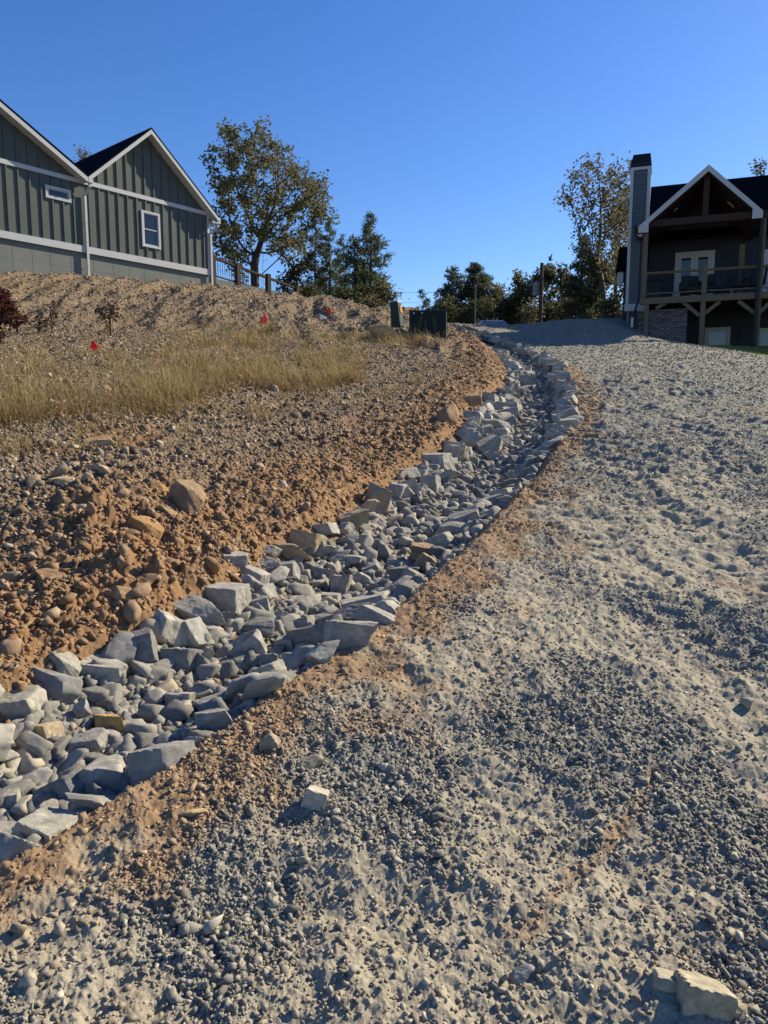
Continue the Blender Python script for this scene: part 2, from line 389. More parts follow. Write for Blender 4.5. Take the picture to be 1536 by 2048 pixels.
# one fan-shaped sheet, finest near the viewer, out to the crest; beyond and around it a coarse sheet
NA, A0, A1 = 1040, R(-36), R(36)
rs = [1.2]
while rs[-1] < 47: rs.append(rs[-1] + max(.0029, rs[-1]*.0025))
rs = np.array(rs); NR = len(rs); an = np.linspace(A0, A1, NA)
GX = (rs[:,None]*np.sin(an)[None]).ravel(); GY = (rs[:,None]*np.cos(an)[None]).ravel(); GR = np.repeat(rs, NA)
# macro terrain on a coarser copy of the same fan, then interpolated
ci = np.unique(np.concatenate([np.arange(0, NR, 3), [NR-1]])); ca = np.unique(np.concatenate([np.arange(0, NA, 3), [NA-1]]))
cX = rs[ci][:,None]*np.sin(an[ca])[None]; cY = rs[ci][:,None]*np.cos(an[ca])[None]
cZ = macro_z(cX.ravel(), cY.ravel()).reshape(cX.shape)
def up2(Z, src, dst, axis):
    Z = np.moveaxis(Z, axis, 0); i = np.clip(np.searchsorted(src, dst, 'right')-1, 0, len(src)-2); f = ((dst-src[i])/(src[i+1]-src[i]))[:,None]
    return np.moveaxis(Z[i]*(1-f)+Z[i+1]*f, 0, axis)
GZ = up2(up2(cZ, ci.astype(float), np.arange(NR, dtype=float), 0), ca.astype(float), np.arange(NA, dtype=float), 1).ravel()
GT = ditch_t(GX, GY)
isL = GX > XLAWN(GY); isR = (GT >= .5); isB = ~isR
att = {k: np.zeros(len(GX)) for k in ('dust', 'clay', 'tint', 'stone')}
mr = GT > -.05; zz, du, cl, ti = road_relief(GX[mr], GY[mr], GR[mr])
wr = sstep(.9, 1.1, GT[mr]); att['dust'][mr] = du; att['clay'][mr] = cl; att['tint'][mr] = ti; dz = np.zeros(len(GX)); dz[mr] = zz*wr*np.where(isL[mr], .35, 1)
mb = GT < .6; zz, cl, ti, sn = bank_relief(GX[mb], GY[mb], GR[mb])
dz[mb] += zz*(1-.6*sstep(0, .3, GT[mb]))
q = isB[mb]
cl = cl*(1-.8*sstep(.02, .1, GT[mb])); ti = np.where(GT[mb] > .03, ti*.6, ti)
for k, vv in (('clay', cl), ('tint', ti), ('stone', sn)):
    a = att[k][mb]; a[q] = vv[q]; att[k][mb] = a
hs = h_s(GX, GY); ho = h_o(GX, GY)
under = (hs > -.9) & (ho < .4); dz[under] *= .1
GZ = GZ + dz
GV = np.stack([GX, GY, GZ], -1)
ii = (np.arange(NR-1)[:,None]*NA + np.arange(NA-1)[None]).ravel()
quads = np.stack([ii, ii+1, ii+NA+1, ii+NA], -1)
def grid_z(X, Y):
    """height of the finished fan at points"""
    r = np.hypot(X, Y); a = np.arctan2(X, Y)
    i = np.clip(np.searchsorted(rs, r)-1, 0, NR-2); j = np.clip(((a-A0)/(A1-A0)*(NA-1)).astype(int), 0, NA-2)
    return GZ[i*NA+j]
zone = np.where(isL, 2, np.where(isR, 1, 0)); qz = zone[quads[:,0]]
qt = GT[quads[:,0]]
for name, zn, mat in (('hillside', 0, M_BANK), ('gravel_driveway', 1, M_ROAD), ('lawn', 2, M_LAWN)):
    q = quads[qz == zn]
    if not len(q): continue
    used = np.unique(q); mp_ = np.zeros(len(GV), np.int32); mp_[used] = np.arange(len(used))
    me = np_mesh(name, GV[used], mp_[q], {k: v[used] for k, v in att.items()})
    tag(link(name, me, mat), kind='structure')
# coarse sheet
cr = np.concatenate([np.linspace(.0, 44, 120), 44+np.geomspace(1.5, 1400, 60)]); cang = np.linspace(-np.pi, np.pi, 241)
X = (cr[:,None]*np.sin(cang)[None]).ravel(); Y = (cr[:,None]*np.cos(cang)[None]).ravel()
Z = macro_z(X, Y); aa = np.arctan2(X, Y); rr = np.hypot(X, Y)
ins = (1-sstep(R(33), R(35.5), np.abs(aa)))*sstep(.9, 1.4, rr)*(1-sstep(44, 46.9, rr)); Z = Z - .35*ins*np.minimum(1, rr/4+.3)
n = len(cang); k = (np.arange(len(cr)-1)[:,None]*n+np.arange(n-1)[None]).ravel()
tag(link('ground', np_mesh('ground', np.stack([X,Y,Z],-1), np.stack([k,k+1,k+n+1,k+n],-1), smooth=True), M_FAR), kind='structure')

# ------------------------------------------------------------------ building materials
def paint(name, col, rough=.6, var=.06, sc=3.0, bump=.0):
    t = NT(name); v = t.coord()
    n = t.noise(sc, 5, .6, v); lo = tuple(c*(1-var*2) for c in col); hi = tuple(min(1, c*(1+var)) for c in col)
    t.color(t.mix(n, lo, hi)).rough(rough)
    if bump: t.bump(t.noise(sc*14, 4, .7, v), bump, .01)
    return t.m
M_SIDE = paint('sage grey board siding', (.092,.104,.096), .7, .08, 1.2, .1)
M_WHITE = paint('white trim paint', (.46,.47,.475), .5, .05, 2)
M_FOUND = paint('grey-green parged foundation', (.18,.19,.175), .85, .12, 1.5, .35)
M_SHINGLE = paint('charcoal shingles', (.007,.008,.011), .98, .3, 40, .5)
M_SHINGLE.node_tree.nodes['Principled BSDF'].inputs['Specular IOR Level'].default_value = .02
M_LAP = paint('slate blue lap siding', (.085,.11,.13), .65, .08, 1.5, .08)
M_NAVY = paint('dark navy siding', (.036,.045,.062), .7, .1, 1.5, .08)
M_BLACK = paint('black metal', (.012,.013,.015), .45, .2, 8)
M_DWOOD = paint('dark stained timber', (.045,.028,.02), .75, .3, 6, .2)
M_STEEL = paint('galvanised grey steel', (.25,.26,.27), .45, .2, 8)
def m_wood(name, a, b):
    t = NT(name); v = t.coord(); g = t.noise(5, 6, .65, t.mp(v, (1, 1, 9)))
    t.color(t.mix(g, a, b)).rough(.8); t.bump(t.noise(30, 4, .6, t.mp(v, (1,1,6))), .3, .004); return t.m
M_TIMBER = m_wood('treated pine timber', (.10,.078,.048), (.20,.155,.10))
M_POLE = m_wood('weathered pole wood', (.05,.04,.03), (.10,.085,.07))
def m_glass(name, col, rough=.04):
    t = NT(name); t.color(col).rough(rough); t.b.inputs['Specular IOR Level'].default_value = .6; t.b.inputs['Coat Weight'].default_value = .15; return t.m
M_GLASS = m_glass('dark window glass', (.012,.015,.02))
def m_brick():
    t = NT('dark red-grey brick'); v = t.coord()
    n = t.n.new('ShaderNodeTexBrick'); t.l.new(v, n.inputs['Vector'])
    for k, x in (('Scale', 1.0), ('Mortar Size', .012), ('Brick Width', .21), ('Row Height', .075)): n.inputs[k].default_value = x
    n.inputs['Color1'].default_value = (.085,.068,.065,1); n.inputs['Color2'].default_value = (.20,.17,.16,1); n.inputs['Mortar'].default_value = (.05,.048,.045,1)
    t.color(t.mix(.3, n.outputs[0], t.noise(60, 3), 'OVERLAY')); t.bump(n.outputs['Fac'], -.6, .01); return t.m
M_BRICK = m_brick()

# ------------------------------------------------------------------ left house: board-and-batten house with two gables
LP = at(175, 560, 29.0); LP.z = 0
LE = Vector((.647, .762, 0)).normalized(); LN = Vector((.762, -.647, 0)).normalized()
def W(s, o, z): return LP + LE*s + LN*o + Vector((0, 0, z))
def wpx(px, py, o=0.0):
    P = onplane(px, py, LP + LN*o, LN); return (P-LP).dot(LE), P.z
class PM(MB):
    """shapes in a wall frame f(s, o, z)"""
    def __init__(s, f): super().__init__(); s.W = f
    def bx(s, s0, s1, o0, o1, z0, z1):
        f = s.W; return s.hexa([f(s0,o0,z0), f(s1,o0,z0), f(s1,o1,z0), f(s0,o1,z0), f(s0,o0,z1), f(s1,o0,z1), f(s1,o1,z1), f(s0,o1,z1)])
    def prism(s, sz, o0, o1):          # polygon in (s,z) extruded from o0 to o1
        n = len(sz); p = [s.W(a, o0, z) for a, z in sz] + [s.W(a, o1, z) for a, z in sz]
        return s.poly(p, [tuple(range(n)), tuple(range(2*n-1, n-1, -1))] + [(i, (i+1)%n, (i+1)%n+n, i+n) for i in range(n)])
def batten_wall(mb, top, s0, s1, z0, ztop_fn, pitch=.405, skip=None):
    """wall board plus raised battens; ztop_fn(s) is the height of the wall top"""
    k = s0 + .22
    while k < s1-.05:
        segs = [(z0, ztop_fn(k))]
        if skip:
            for (a, b, c, d) in skip:
                if a < k < b: segs = [(z0, c), (d, segs[0][1])]
        for (a, b) in segs:
            if b > a+.02: mb.bx(k-.028, k+.028, 0, .042, a, b)
        k += pitch
s_j = 0.0; s_r = wpx(418, 500)[0]
s_pk, z_pk = wpx(302, 256, .38); s_er, z_er = wpx(436, 432, .38); s_el, z_el = wpx(176, 351, .38)
z_bt = (wpx(177, 362)[1] + wpx(418, 426)[1])/2; z_bb = z_bt - .16
z_lt = (wpx(177, 491)[1] + wpx(418, 542)[1])/2; z_lb = z_lt - .25
gr = (z_pk-z_er)/(s_er-s_pk); gl = (z_pk-z_el)/(s_pk-s_el)
rth = .17
def top_r(s): return min(z_pk - gr*max(0, s-s_pk), z_pk - gl*max(0, s_pk-s)) - rth*1.15
house = empty('sage_house', tuple(W(2.5, -4, z_lb-1)), 0)
tag(house, 'sage grey board-and-batten house with two white-trimmed gables on the earth bank', 'house')
def hpart(mb, name, mat, parent=house, **k):
    o = mb.build(name, mat, None, **k); bpy.context.view_layer.update() if False else None
    o.parent = parent
    off = Vector((0,0,0)); q = parent
    while q is not None: off += q.location; q = q.parent
    o.location = o.location - off; return o
# left gable numbers
s_lw, z_lw = wpx(0, 200, .38); lsl = (z_lw - z_el)/(s_el - s_lw)     # slope of its right rake
s_lp = s_el - 6.6; z_lp = z_el + lsl*6.6; s_l2 = s_lp - 6.6
def top_l(s): return min(z_lp - lsl*max(0, s-s_lp), z_lp - lsl*max(0, s_lp-s)) - rth*1.15
D = 11.0
w1 = wpx(285, 425); w2 = wpx(317, 495); win_r = (w1[0], w2[0], w2[1], w1[1])
w1 = wpx(94, 374); w2 = wpx(137, 402); win_l = (w1[0], w2[0], w2[1]+.02, w1[1]-.02)
def wall_part(s0, s1, topf, win, pk):
    m = PM(W); pts = [(s0, z_lb), (s1, z_lb), (s1, topf(s1))] + ([(pk, topf(pk))] if s0 < pk < s1 else []) + [(s0, topf(s0))]
    m.prism(pts, 0, -.15); e = .1
    batten_wall(m, None, s0, s1, z_lt, lambda s: z_bb, skip=[(win[0]-e, win[1]+e, win[2]-e, win[3]+e)])
    batten_wall(m, None, s0, s1, z_bt, lambda s: topf(s)-.02)
    return m
hpart(wall_part(s_j, s_r, top_r, win_r, s_pk), 'gable_wall', M_SIDE)
hpart(wall_part(s_l2+.4, s_j-.004, top_l, win_l, s_lp), 'gable_wall', M_SIDE)
m = PM(W); m.bx(s_r-.15, s_r-.003, -D, -.152, z_lb-3, top_r(s_r)); m.bx(s_l2+.4, s_r-.16, -D-.15, -D, z_lb-3, z_el-.4); m.bx(s_l2+.25, s_l2+.397, -D, 0, z_lb-3, top_l(s_l2+.4)); hpart(m, 'side_wall', M_SIDE)
m = PM(W); zf = z_lb-3.2
m.bx(s_l2+.4, s_r-.02, -.3, -.035, zf, z_lb-.003)
for i in range(24):      # panel joints of the parging
    s = s_r-.02-i*.78-.1*math.sin(i*5)
    if s > s_l2+.5: m.bx(s-.012, s+.012, -.05, -.031, zf, z_lb-.01)
m.bx(s_l2+.5, s_r-.05, -.05, -.032, z_lb-.62, z_lb-.60)
hpart(m, 'foundation', M_FOUND)
m = PM(W)
for a, b in ((s_j, s_r), (s_l2+.4, s_j-.01)):
    m.bx(a, b, .0, .052, z_bb, z_bt); m.bx(a, b, .0, .062, z_lb, z_lt)
hpart(m, 'trim_band', M_WHITE)
m = PM(W); m.bx(s_r-.09, s_r+.02, -.05, .056, z_lt, z_bb); hpart(m, 'corner_board', M_WHITE)
def roof_side(pk, zpk, e, ze, back, name='roof'):
    sl = (ze-zpk)/(e-pk)
    m = PM(W); m.prism([(pk, zpk+.02), (e, ze+.02), (e, ze-.05), (pk, zpk-.05)], .42, -back); return m
m = roof_side(s_pk, z_pk, s_er, z_er, D); m2 = roof_side(s_pk, z_pk, s_el, z_el, D); b = len(m.v); m.v += m2.v; m.f += [tuple(b+i for i in f) for f in m2.f]
m3 = roof_side(s_lp, z_lp, s_el, z_el, D); b = len(m.v); m.v += m3.v; m.f += [tuple(b+i for i in f) for f in m3.f]
m3 = roof_side(s_lp, z_lp, s_l2, z_lp-lsl*6.6, D); b = len(m.v); m.v += m3.v; m.f += [tuple(b+i for i in f) for f in m3.f]
# main roof crossing behind the right gable (its ridge is the step seen left of the peak)
zr = z_pk-.5
m.prism([(s_pk+.3, zr), (s_pk+.3, zr-.1), (s_l2, zr-.1), (s_l2, zr)], -7.2, -7.6)
hpart(m, 'roof', M_SHINGLE)
def rake(pk, zpk, e, ze):
    m = PM(W); m.prism([(pk, zpk-.055), (e, ze-.055), (e, ze-.055-rth), (pk, zpk-.055-rth)], .415, .375)
    m.prism([(pk, zpk-.2), (e, ze-.2), (e, ze-.22), (pk, zpk-.22)], .372, .0)   # soffit
    return m
for a in ((s_pk, z_pk, s_er, z_er), (s_pk, z_pk, s_el, z_el), (s_lp, z_lp, s_el-.02, z_el-.02), (s_lp, z_lp, s_l2, z_lp-lsl*6.6)):
    hpart(rake(*a), 'rake_board', M_WHITE)
m = PM(W); m.bx(s_r-.03, s_er+.0, -.02, .37, z_er-.34, z_er-.24); m.bx(s_er-.02, s_er+.12, -D, .40, z_er-.2, z_er-.07); hpart(m, 'gutter', M_WHITE)
def downspout(s, ztop, zbot, kick):
    m = MB(); f = W
    pts = [(s+kick, .30, ztop), (s+kick, .30, ztop-.14), (s+kick*.4, .16, ztop-.30), (s, .085, ztop-.46)]
    for a, b in zip(pts[:-1], pts[1:]): m.beam(f(*a), f(*b), .07, .09, up=tuple(LE))
    m.beam(f(s, .085, ztop-.42), f(s, .085, zbot), .07, .09, up=tuple(LE))
    for z in (ztop-1.4, ztop-3.0): m.beam(f(s-.06, .085, z), f(s+.06, .085, z), .085, .03)
    m.beam(f(s+kick-.1, .30, ztop+.06), f(s+kick+.1, .30, ztop+.06), .16, .14)
    return hpart(m, 'downspout', M_WHITE)
downspout(s_j+.02, z_el-.22, wpx(176, 566)[1]-.3, .10); downspout(s_r+.05, z_er-.3, wpx(420, 586)[1]-.3, .24)
def window(win, mull):
    s0, s1, z0, z1 = win; t = .085
    m = PM(W); m.bx(s0-t, s1+t, .0, .06, z1, z1+t); m.bx(s0-t, s1+t, .0, .06, z0-t, z0); m.bx(s0-t, s0, .0, .06, z0, z1); m.bx(s1, s1+t, .0, .06, z0, z1)
    w = hpart(m, 'window', M_WHITE)
    m = PM(W); e = .04
    for a in ((s0, s1, z1-e, z1), (s0, s1, z0, z0+e), (s0, s0+e, z0+e, z1-e), (s1-e, s1, z0+e, z1-e)): m.bx(a[0], a[1], .003, .035, a[2], a[3])
    if mull: zz = (z0+z1)/2; m.bx(s0+e, s1-e, .003, .03, zz-.02, zz+.02)
    hpart(m, 'sash', M_WHITE, w)
    m = PM(W); m.bx(s0+e, s1-e, .002, .008, z0+e, z1-e); hpart(m, 'pane', M_GLASS, w)
window(win_r, True); window(win_l, False)

# railing on the low retaining wall right of the left house
rw = empty('retaining_wall', tuple(W(s_r+3, 0, 7)), 0); tag(rw, 'low grey-green concrete retaining wall running down from the sage house', 'retaining wall')
def gz(s, o=0):
    p = W(s, o, 0); return float(macro_z(np.array([p.x]), np.array([p.y]))[0])
a0 = wpx(424, 555); a1 = wpx(600, 592)
m = PM(W); m.prism([(s_r+.1, a0[1]), (a1[0], a1[1]), (a1[0], a1[1]-2.5), (s_r+.1, a0[1]-2.5)], -.05, -.28); hpart(m, 'concrete_wall', M_FOUND, rw)
rl = empty('railing', tuple(W(s_r+3, 0, 7))); tag(rl, 'dark brown stair railing with thin balusters sloping down beside the sage house', 'railing')
t0 = wpx(421, 511, -.1); t1 = wpx(604, 579, -.1); b0 = wpx(421, 548, -.1); b1 = wpx(604, 601, -.1)
m = PM(W); m.prism([(t0[0], t0[1]), (t1[0], t1[1]), (t1[0], t1[1]-.09), (t0[0], t0[1]-.09)], -.03, -.18); hpart(m, 'top_rail', M_DWOOD, rl)
m = PM(W); m.prism([(b0[0], b0[1]), (b1[0], b1[1]), (b1[0], b1[1]-.06), (b0[0], b0[1]-.06)], -.07, -.14); hpart(m, 'bottom_rail', M_DWOOD, rl)
for px, pt, pb in ((424, 509, 560), (475, 527, 572), (536, 548, 590), (594, 572, 604)):
    s = wpx(px, pt, -.1)[0]; zt = wpx(px, pt, -.1)[1]; zb = wpx(px, pb, -.1)[1]
    m = PM(W); m.bx(s-.1, s+.1, .0, -.21, zb-.4, zt); hpart(m, 'post', M_DWOOD, rl)
m = MB(); s = t0[0]+.15
while s < t1[0]:
    f = (s-t0[0])/(t1[0]-t0[0]); zt = t0[1]+(t1[1]-t0[1])*f-.05; zb = b0[1]+(b1[1]-b0[1])*f
    m.cyl(W(s, -.105, zb-.03), W(s, -.105, zt), .011, 5); s += .125
hpart(m, 'balusters', M_BLACK, rl)

# ------------------------------------------------------------------ right house
def H(s, o, z): return HP + HE*s + HN*o + Vector((0, 0, z))
def hpx(px, py, o=0.0):
    P = onplane(px, py, HP + HN*o, HN); return (P-HP).dot(HE), P.z
rh = empty('lodge_house', tuple(H(4, -4, PATIO_Z))); tag(rh, 'dark blue two-storey house in shade with covered timber porch and tall chimney', 'house')
def rp(mb, name, mat, parent=rh, **k): return hpart(mb, name, mat, parent, **k)
DZ = hpx(1340, 592)[1]                      # deck surface height
s_pl = hpx(1291, 500)[0]; s_pr = hpx(1524, 500)[0]; s_end = 13.0; DEP = 3.2
zt_b, zt_t = hpx(1400, 447)[1], hpx(1400, 433)[1]      # tie beam
s_rp, z_rp = hpx(1418, 329, .3); s_rl, z_rl = hpx(1278, 452, .3); s_rr, z_rr = hpx(1526, 421, .3)
# walls
m = PM(H); zlow = PATIO_Z-.5; y0 = -DEP
wl_s = s_pl + .1
def lap(m, s0, s1, o, z0, z1, step=.16):
    z = z0
    while z < z1:
        zt = min(z+step, z1); m.poly([H(s0, o+.016, z), H(s1, o+.016, z), H(s1, o, zt), H(s0, o, zt), H(s0, o-.001, z), H(s1, o-.001, z)], [(0,1,2,3), (4,5,1,0)]); z = zt
lap(m, wl_s, s_end, y0, zlow, z_rl+.5); m.prism([(wl_s, z_rl+.5), (s_pr+.4, z_rl+.5), (s_rp, z_rp-.2)], y0, y0-.1)
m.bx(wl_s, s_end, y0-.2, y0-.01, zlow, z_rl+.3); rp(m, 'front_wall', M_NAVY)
z_ridge_w = hpx(1310, 373, -DEP-3.1)[1]
m = PM(H); m.bx(wl_s-.12, wl_s, -DEP-7.1, -DEP-.01, PATIO_Z-1, z_rl+.4); m.bx(wl_s, s_end, -DEP-7.1, -DEP-6.9, PATIO_Z-1, z_rl+.4)
m.prism([(wl_s-.12, z_rl+.4), (wl_s, z_rl+.4)]+[(wl_s, z_rl+.4)], 0, 0) if False else None
m.poly([H(wl_s-.06, -DEP-7.1, z_rl+.4), H(wl_s-.06, -DEP, z_rl+.4), H(wl_s-.06, -DEP-3.1, z_ridge_w-.25)], [(0,1,2)])
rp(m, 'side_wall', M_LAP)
z_ridge = hpx(1310, 373, -DEP-3.1)[1]; z_eave = z_rl + .2
m = PM(H)
def slab(m, s0, s1, oa, za, ob, zb, th=.12):
    m.hexa([H(s0,oa,za-th), H(s1,oa,za-th), H(s1,ob,zb-th), H(s0,ob,zb-th), H(s0,oa,za), H(s1,oa,za), H(s1,ob,zb), H(s0,ob,zb)])
s_rf = hpx(1300, 400, -5)[0]
slab(m, s_rf, s_end+1, -DEP+.4, z_eave, -DEP-3.1, z_ridge); slab(m, s_rf, s_end+1, -DEP-7.2, z_eave, -DEP-3.1, z_ridge+.001)
rp(m, 'roof', M_SHINGLE)
# porch gable roof
m = PM(H); m.prism([(s_rp, z_rp), (s_rr, z_rr), (s_rr, z_rr-.12), (s_rp, z_rp-.13)], .32, -DEP-3); m.prism([(s_rp, z_rp), (s_rl, z_rl), (s_rl, z_rl-.12), (s_rp, z_rp-.13)], .32, -DEP-3)
rp(m, 'porch_roof', M_SHINGLE)
for (e, ze) in ((s_rl, z_rl), (s_rr, z_rr)):
    m = PM(H); sg = 1 if e > s_rp else -1; sl = abs((ze-z_rp)/(e-s_rp))
    m.prism([(s_rp, z_rp-.01), (e, ze-.01), (e, ze-.25), (e-sg*.33, ze-.25), (e-sg*.33, ze-.22+sl*.33), (s_rp, z_rp-.23)], .345, .322)
    rp(m, 'rake_board', M_WHITE)
m = PM(H)
for (e, ze) in ((s_rl, z_rl), (s_rr, z_rr)): m.prism([(s_rp, z_rp-.22), (e, ze-.22), (e, ze-.25), (s_rp, z_rp-.25)], .2, -DEP)
rp(m, 'porch_ceiling', M_DWOOD)
for px, py in ((1352, 407), (1466, 398), (1458, 418)):
    # recessed lamps that follow the ceiling slope
    for o in (-.9,):
        sg = -1 if px < 1418 else 1; e, ze = (s_rl, z_rl) if sg < 0 else (s_rr, z_rr)
        s, z = hpx(px, py, o); zc = z_rp-.27 + (ze-z_rp)*(s-s_rp)/(e-s_rp)
        m = MB(); c = H(s, o, zc); nn = (HE*(z_rp-ze)*(1/(s_rp-e)) * 1 + Vector((0,0,-1))).normalized()
        m.cyl(c, c + nn*.03, .085, 16); rp(m, 'ceiling_light', M_WHITE)
m = PM(H); m.bx(s_pl-.1, s_pr+.1, -.14, .1, zt_b, zt_t); rp(m, 'tie_beam', M_DWOOD, bevel=.008)
sk = hpx(1412, 400)[0]; m = PM(H); m.bx(sk-.1, sk+.1, -.1, .06, zt_t, z_rp-.28); rp(m, 'king_post', M_DWOOD, bevel=.008)
def post(s, z0, z1, o0=-.09, o1=.07, w=.16, mat=None):
    m = PM(H); m.bx(s-w/2, s+w/2, o0, o1, z0, z1); return rp(m, 'post', mat or M_TIMBER, bevel=.006)
post(s_pl, DZ-.02, zt_b-.003); post(s_pr, DZ-.02, zt_b-.003)
s_np = 0.0; ztop = hpx(1402, 533)[1]
post(s_np, DZ-.02, ztop, -.06, .1, .17); zb = hpx(1340, 607)[1]
post(s_np, PATIO_Z-.4, zb-.003, -.08, .08, .17); post(s_pl+.13, PATIO_Z-.4, zb-.003); post(s_pr, PATIO_Z-.4, zb-.003)
s = hpx(1484, 500, -2.6)[0]; m = PM(H); m.bx(s-.1, s+.1, -2.7, -2.5, DZ, hpx(1484, 489, -2.6)[1]); rp(m, 'post', M_TIMBER)
m = PM(H); m.bx(s_pl-.12, s_end, -.07, .115, zb, DZ-.04); rp(m, 'rim_beam', M_TIMBER, bevel=.006)
m = PM(H); m.bx(s_pl, s_end, -DEP+.02, -.075, DZ-.09, DZ-.045); 
k = s_pl+.4
while k < s_end: m.bx(k-.02, k+.02, -DEP+.02, -.08, zb+.03, DZ-.092); k += .41
rp(m, 'deck_floor', M_TIMBER)
def brace(px0, py0, px1, py1, o=0.0):
    a = hpx(px0, py0, o); b = hpx(px1, py1, o); m = MB(); m.beam(H(a[0], o, a[1]), H(b[0], o, b[1]), .09, .13, up=tuple(HE)); rp(m, 'brace', M_TIMBER)
for q in ((1366,604,1399,632), (1440,603,1408,628), (1476,602,1510,627), (1543,602,1520,624), (1331,606,1312,617)): brace(*q)
def rail(s0, s1):
    zt = hpx(1340, 543)[1]; zo = hpx(1340, 588)[1]
    r = PM(H); r.bx(s0, s1, -.03, .09, zt-.03, zt+.005); r.bx(s0, s1, .0, .05, zt-.07, zt-.032); r.bx(s0, s1, -.01, .06, DZ+.09, DZ+.13)
    r.bx((s0+s1)/2-.03, (s0+s1)/2+.03, .0, .05, DZ-.04, DZ+.088)
    r = rp(r, 'railing', M_TIMBER)
    g = MB(); z = DZ+.2
    while z < zt-.12: g.cyl(H(s0, .025, z), H(s1, .025, z), .004, 4); z += .1
    s = s0+.1
    while s < s1: g.cyl(H(s, .03, DZ+.12), H(s, .03, zt-.1), .004, 4); s += .1
    rp(g, 'wire_mesh', M_BLACK, r)
rail(s_pl+.08, -.09); rail(.09, s_pr-.08); rail(s_pr+.08, s_end)
# french doors, patio windows
M_PANE = m_glass('glass with painted sky reflection', (.10,.16,.22), .03)  # blue base colour paints the reflected sky into the glass
def opening(name, px0, px1, pytop, zbot, o, leaves, zb2=None, mat=M_PANE):
    s0, z1 = hpx(px0, pytop, o); s1 = hpx(px1, pytop, o)[0]; z0 = zbot; t = .11
    m = PM(H); m.bx(s0, s1, o, o+.05, z1-t, z1); m.bx(s0, s0+t, o, o+.05, z0, z1-t); m.bx(s1-t, s1, o, o+.05, z0, z1-t)
    if name == 'window': m.bx(s0, s1, o, o+.06, z0, z0+t)
    d = rp(m, name, M_WHITE); n = leaves; ww = (s1-s0-2*t)/n
    for i in range(n):
        a = s0+t+i*ww; b = a+ww; e = .13 if name != 'window' else .05
        m = PM(H); zz0 = z0 if name != 'window' else z0+t
        m.bx(a+.005, a+e, o+.0, o+.035, zz0, z1-t); m.bx(b-e, b-.005, o, o+.035, zz0, z1-t); m.bx(a+e, b-e, o, o+.035, z1-t-e, z1-t); m.bx(a+e, b-e, o, o+.035, zz0, zz0+e*1.5)
        rp(m, 'door_leaf' if name != 'window' else 'sash', M_WHITE, d)
        m = PM(H); m.bx(a+e, b-e, o+.01, o+.018, zz0+e*1.5, z1-t-e); rp(m, 'pane', mat, d)
o_w = y0+.02
opening('french_door', 1351, 1430, 506, DZ, o_w, 2, mat=M_GLASS); opening('french_door', 1526, 1600, 500, DZ, o_w, 2, mat=M_GLASS)
opening('window', 1410, 1461, 656, PATIO_Z+.1, o_w, 1); opening('window', 1515, 1580, 657, PATIO_Z+.1, o_w, 1)
# chimney
cs0, cz1 = hpx(1263, 336, -1.2); cs1 = hpx(1301, 336, -1.2)[0]; cz0 = hpx(1252, 609, -1.2)[1]; o1, o0 = -1.2, -2.3
ch = PM(H); lap(ch, cs0+.08, cs1-.08, o1, cz0, cz1, .17); ch.bx(cs0+.02, cs1-.02, o0, o1-.005, cz0-.02, cz1)
k = cz0
while k < cz1: # lap joints on the left side
    ch.poly([H(cs0-.012, o0, k), H(cs0-.012, o1, k), H(cs0+.02, o1, k+.17), H(cs0+.02, o0, k+.17)], [(0,1,2,3)]); k += .17
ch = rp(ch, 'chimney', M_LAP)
m = PM(H); m.bx(cs0-.02, cs0+.09, o1-.08, o1+.03, cz0, cz1); m.bx(cs1-.09, cs1+.02, o1-.08, o1+.03, cz0, cz1); m.bx(cs0+.09, cs1-.09, o1-.02, o1+.028, cz1-.1, cz1)
m.bx(cs0-.05, cs1+.05, o1-.1, o1+.05, cz0-.26, cz0-.003); m.bx(cs1-.09, cs1+.02, o0, o0+.1, cz0, cz1); rp(m, 'trim', M_WHITE, ch)
m = PM(H); m.bx(cs0-.03, cs1+.03, o0-.03, o1+.035, cz1+.001, cz1+.16); ct_ = hpx(1265, 309, -1.2)[1]
for s in (cs0+.0, cs1-.06): m.bx(s, s+.06, o1-.06, o1, cz1+.16, ct_-.42); m.bx(s, s+.06, o0, o0+.06, cz1+.16, ct_-.42)
m.bx((cs0+cs1)/2-.13, (cs0+cs1)/2+.13, -1.9, -1.6, cz1+.16, ct_-.4)
m.hexa([H(cs0-.04,o0-.04,ct_-.44), H(cs1+.04,o0-.04,ct_-.44), H(cs1+.04,o1+.04,ct_-.44), H(cs0-.04,o1+.04,ct_-.44), H(cs0+.05,o0+.1,ct_), H(cs1-.02,o0+.1,ct_), H(cs1-.02,o1-.06,ct_), H(cs0+.05,o1-.06,ct_)])
rp(m, 'chimney_cap', M_BLACK, ch)
m = PM(H); m.bx(cs0+.02, cs1, o0, o1-.03, PATIO_Z-.5, cz0-.262); rp(m, 'chimney_base', M_BRICK)
# small left wing with dark roof
a = hpx(1234, 545, -3.4); b = hpx(1262, 545, -3.4); zt = hpx(1240, 497, -3.4)[1]
m = PM(H); m.prism([(a[0]-.05, a[1]), (b[0]+.8, a[1]), (b[0]+.8, zt), (a[0]+.05, zt)], -3.2, -6.0); rp(m, 'wing_roof', M_SHINGLE)
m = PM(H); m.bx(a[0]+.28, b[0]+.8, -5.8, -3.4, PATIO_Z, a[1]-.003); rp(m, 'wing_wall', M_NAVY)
m = PM(H); m.bx(a[0]+.02, a[0]+.26, -3.5, -3.3, a[1]-.55, a[1]-.004); rp(m, 'light_panel', M_WHITE)
m = MB(); m.tube([H(a[0]+.38, -3.2, a[1]), H(a[0]+.38, -3.2, hpx(1246, 648, -3.2)[1])], .06, 8); rp(m, 'downspout', M_BLACK)
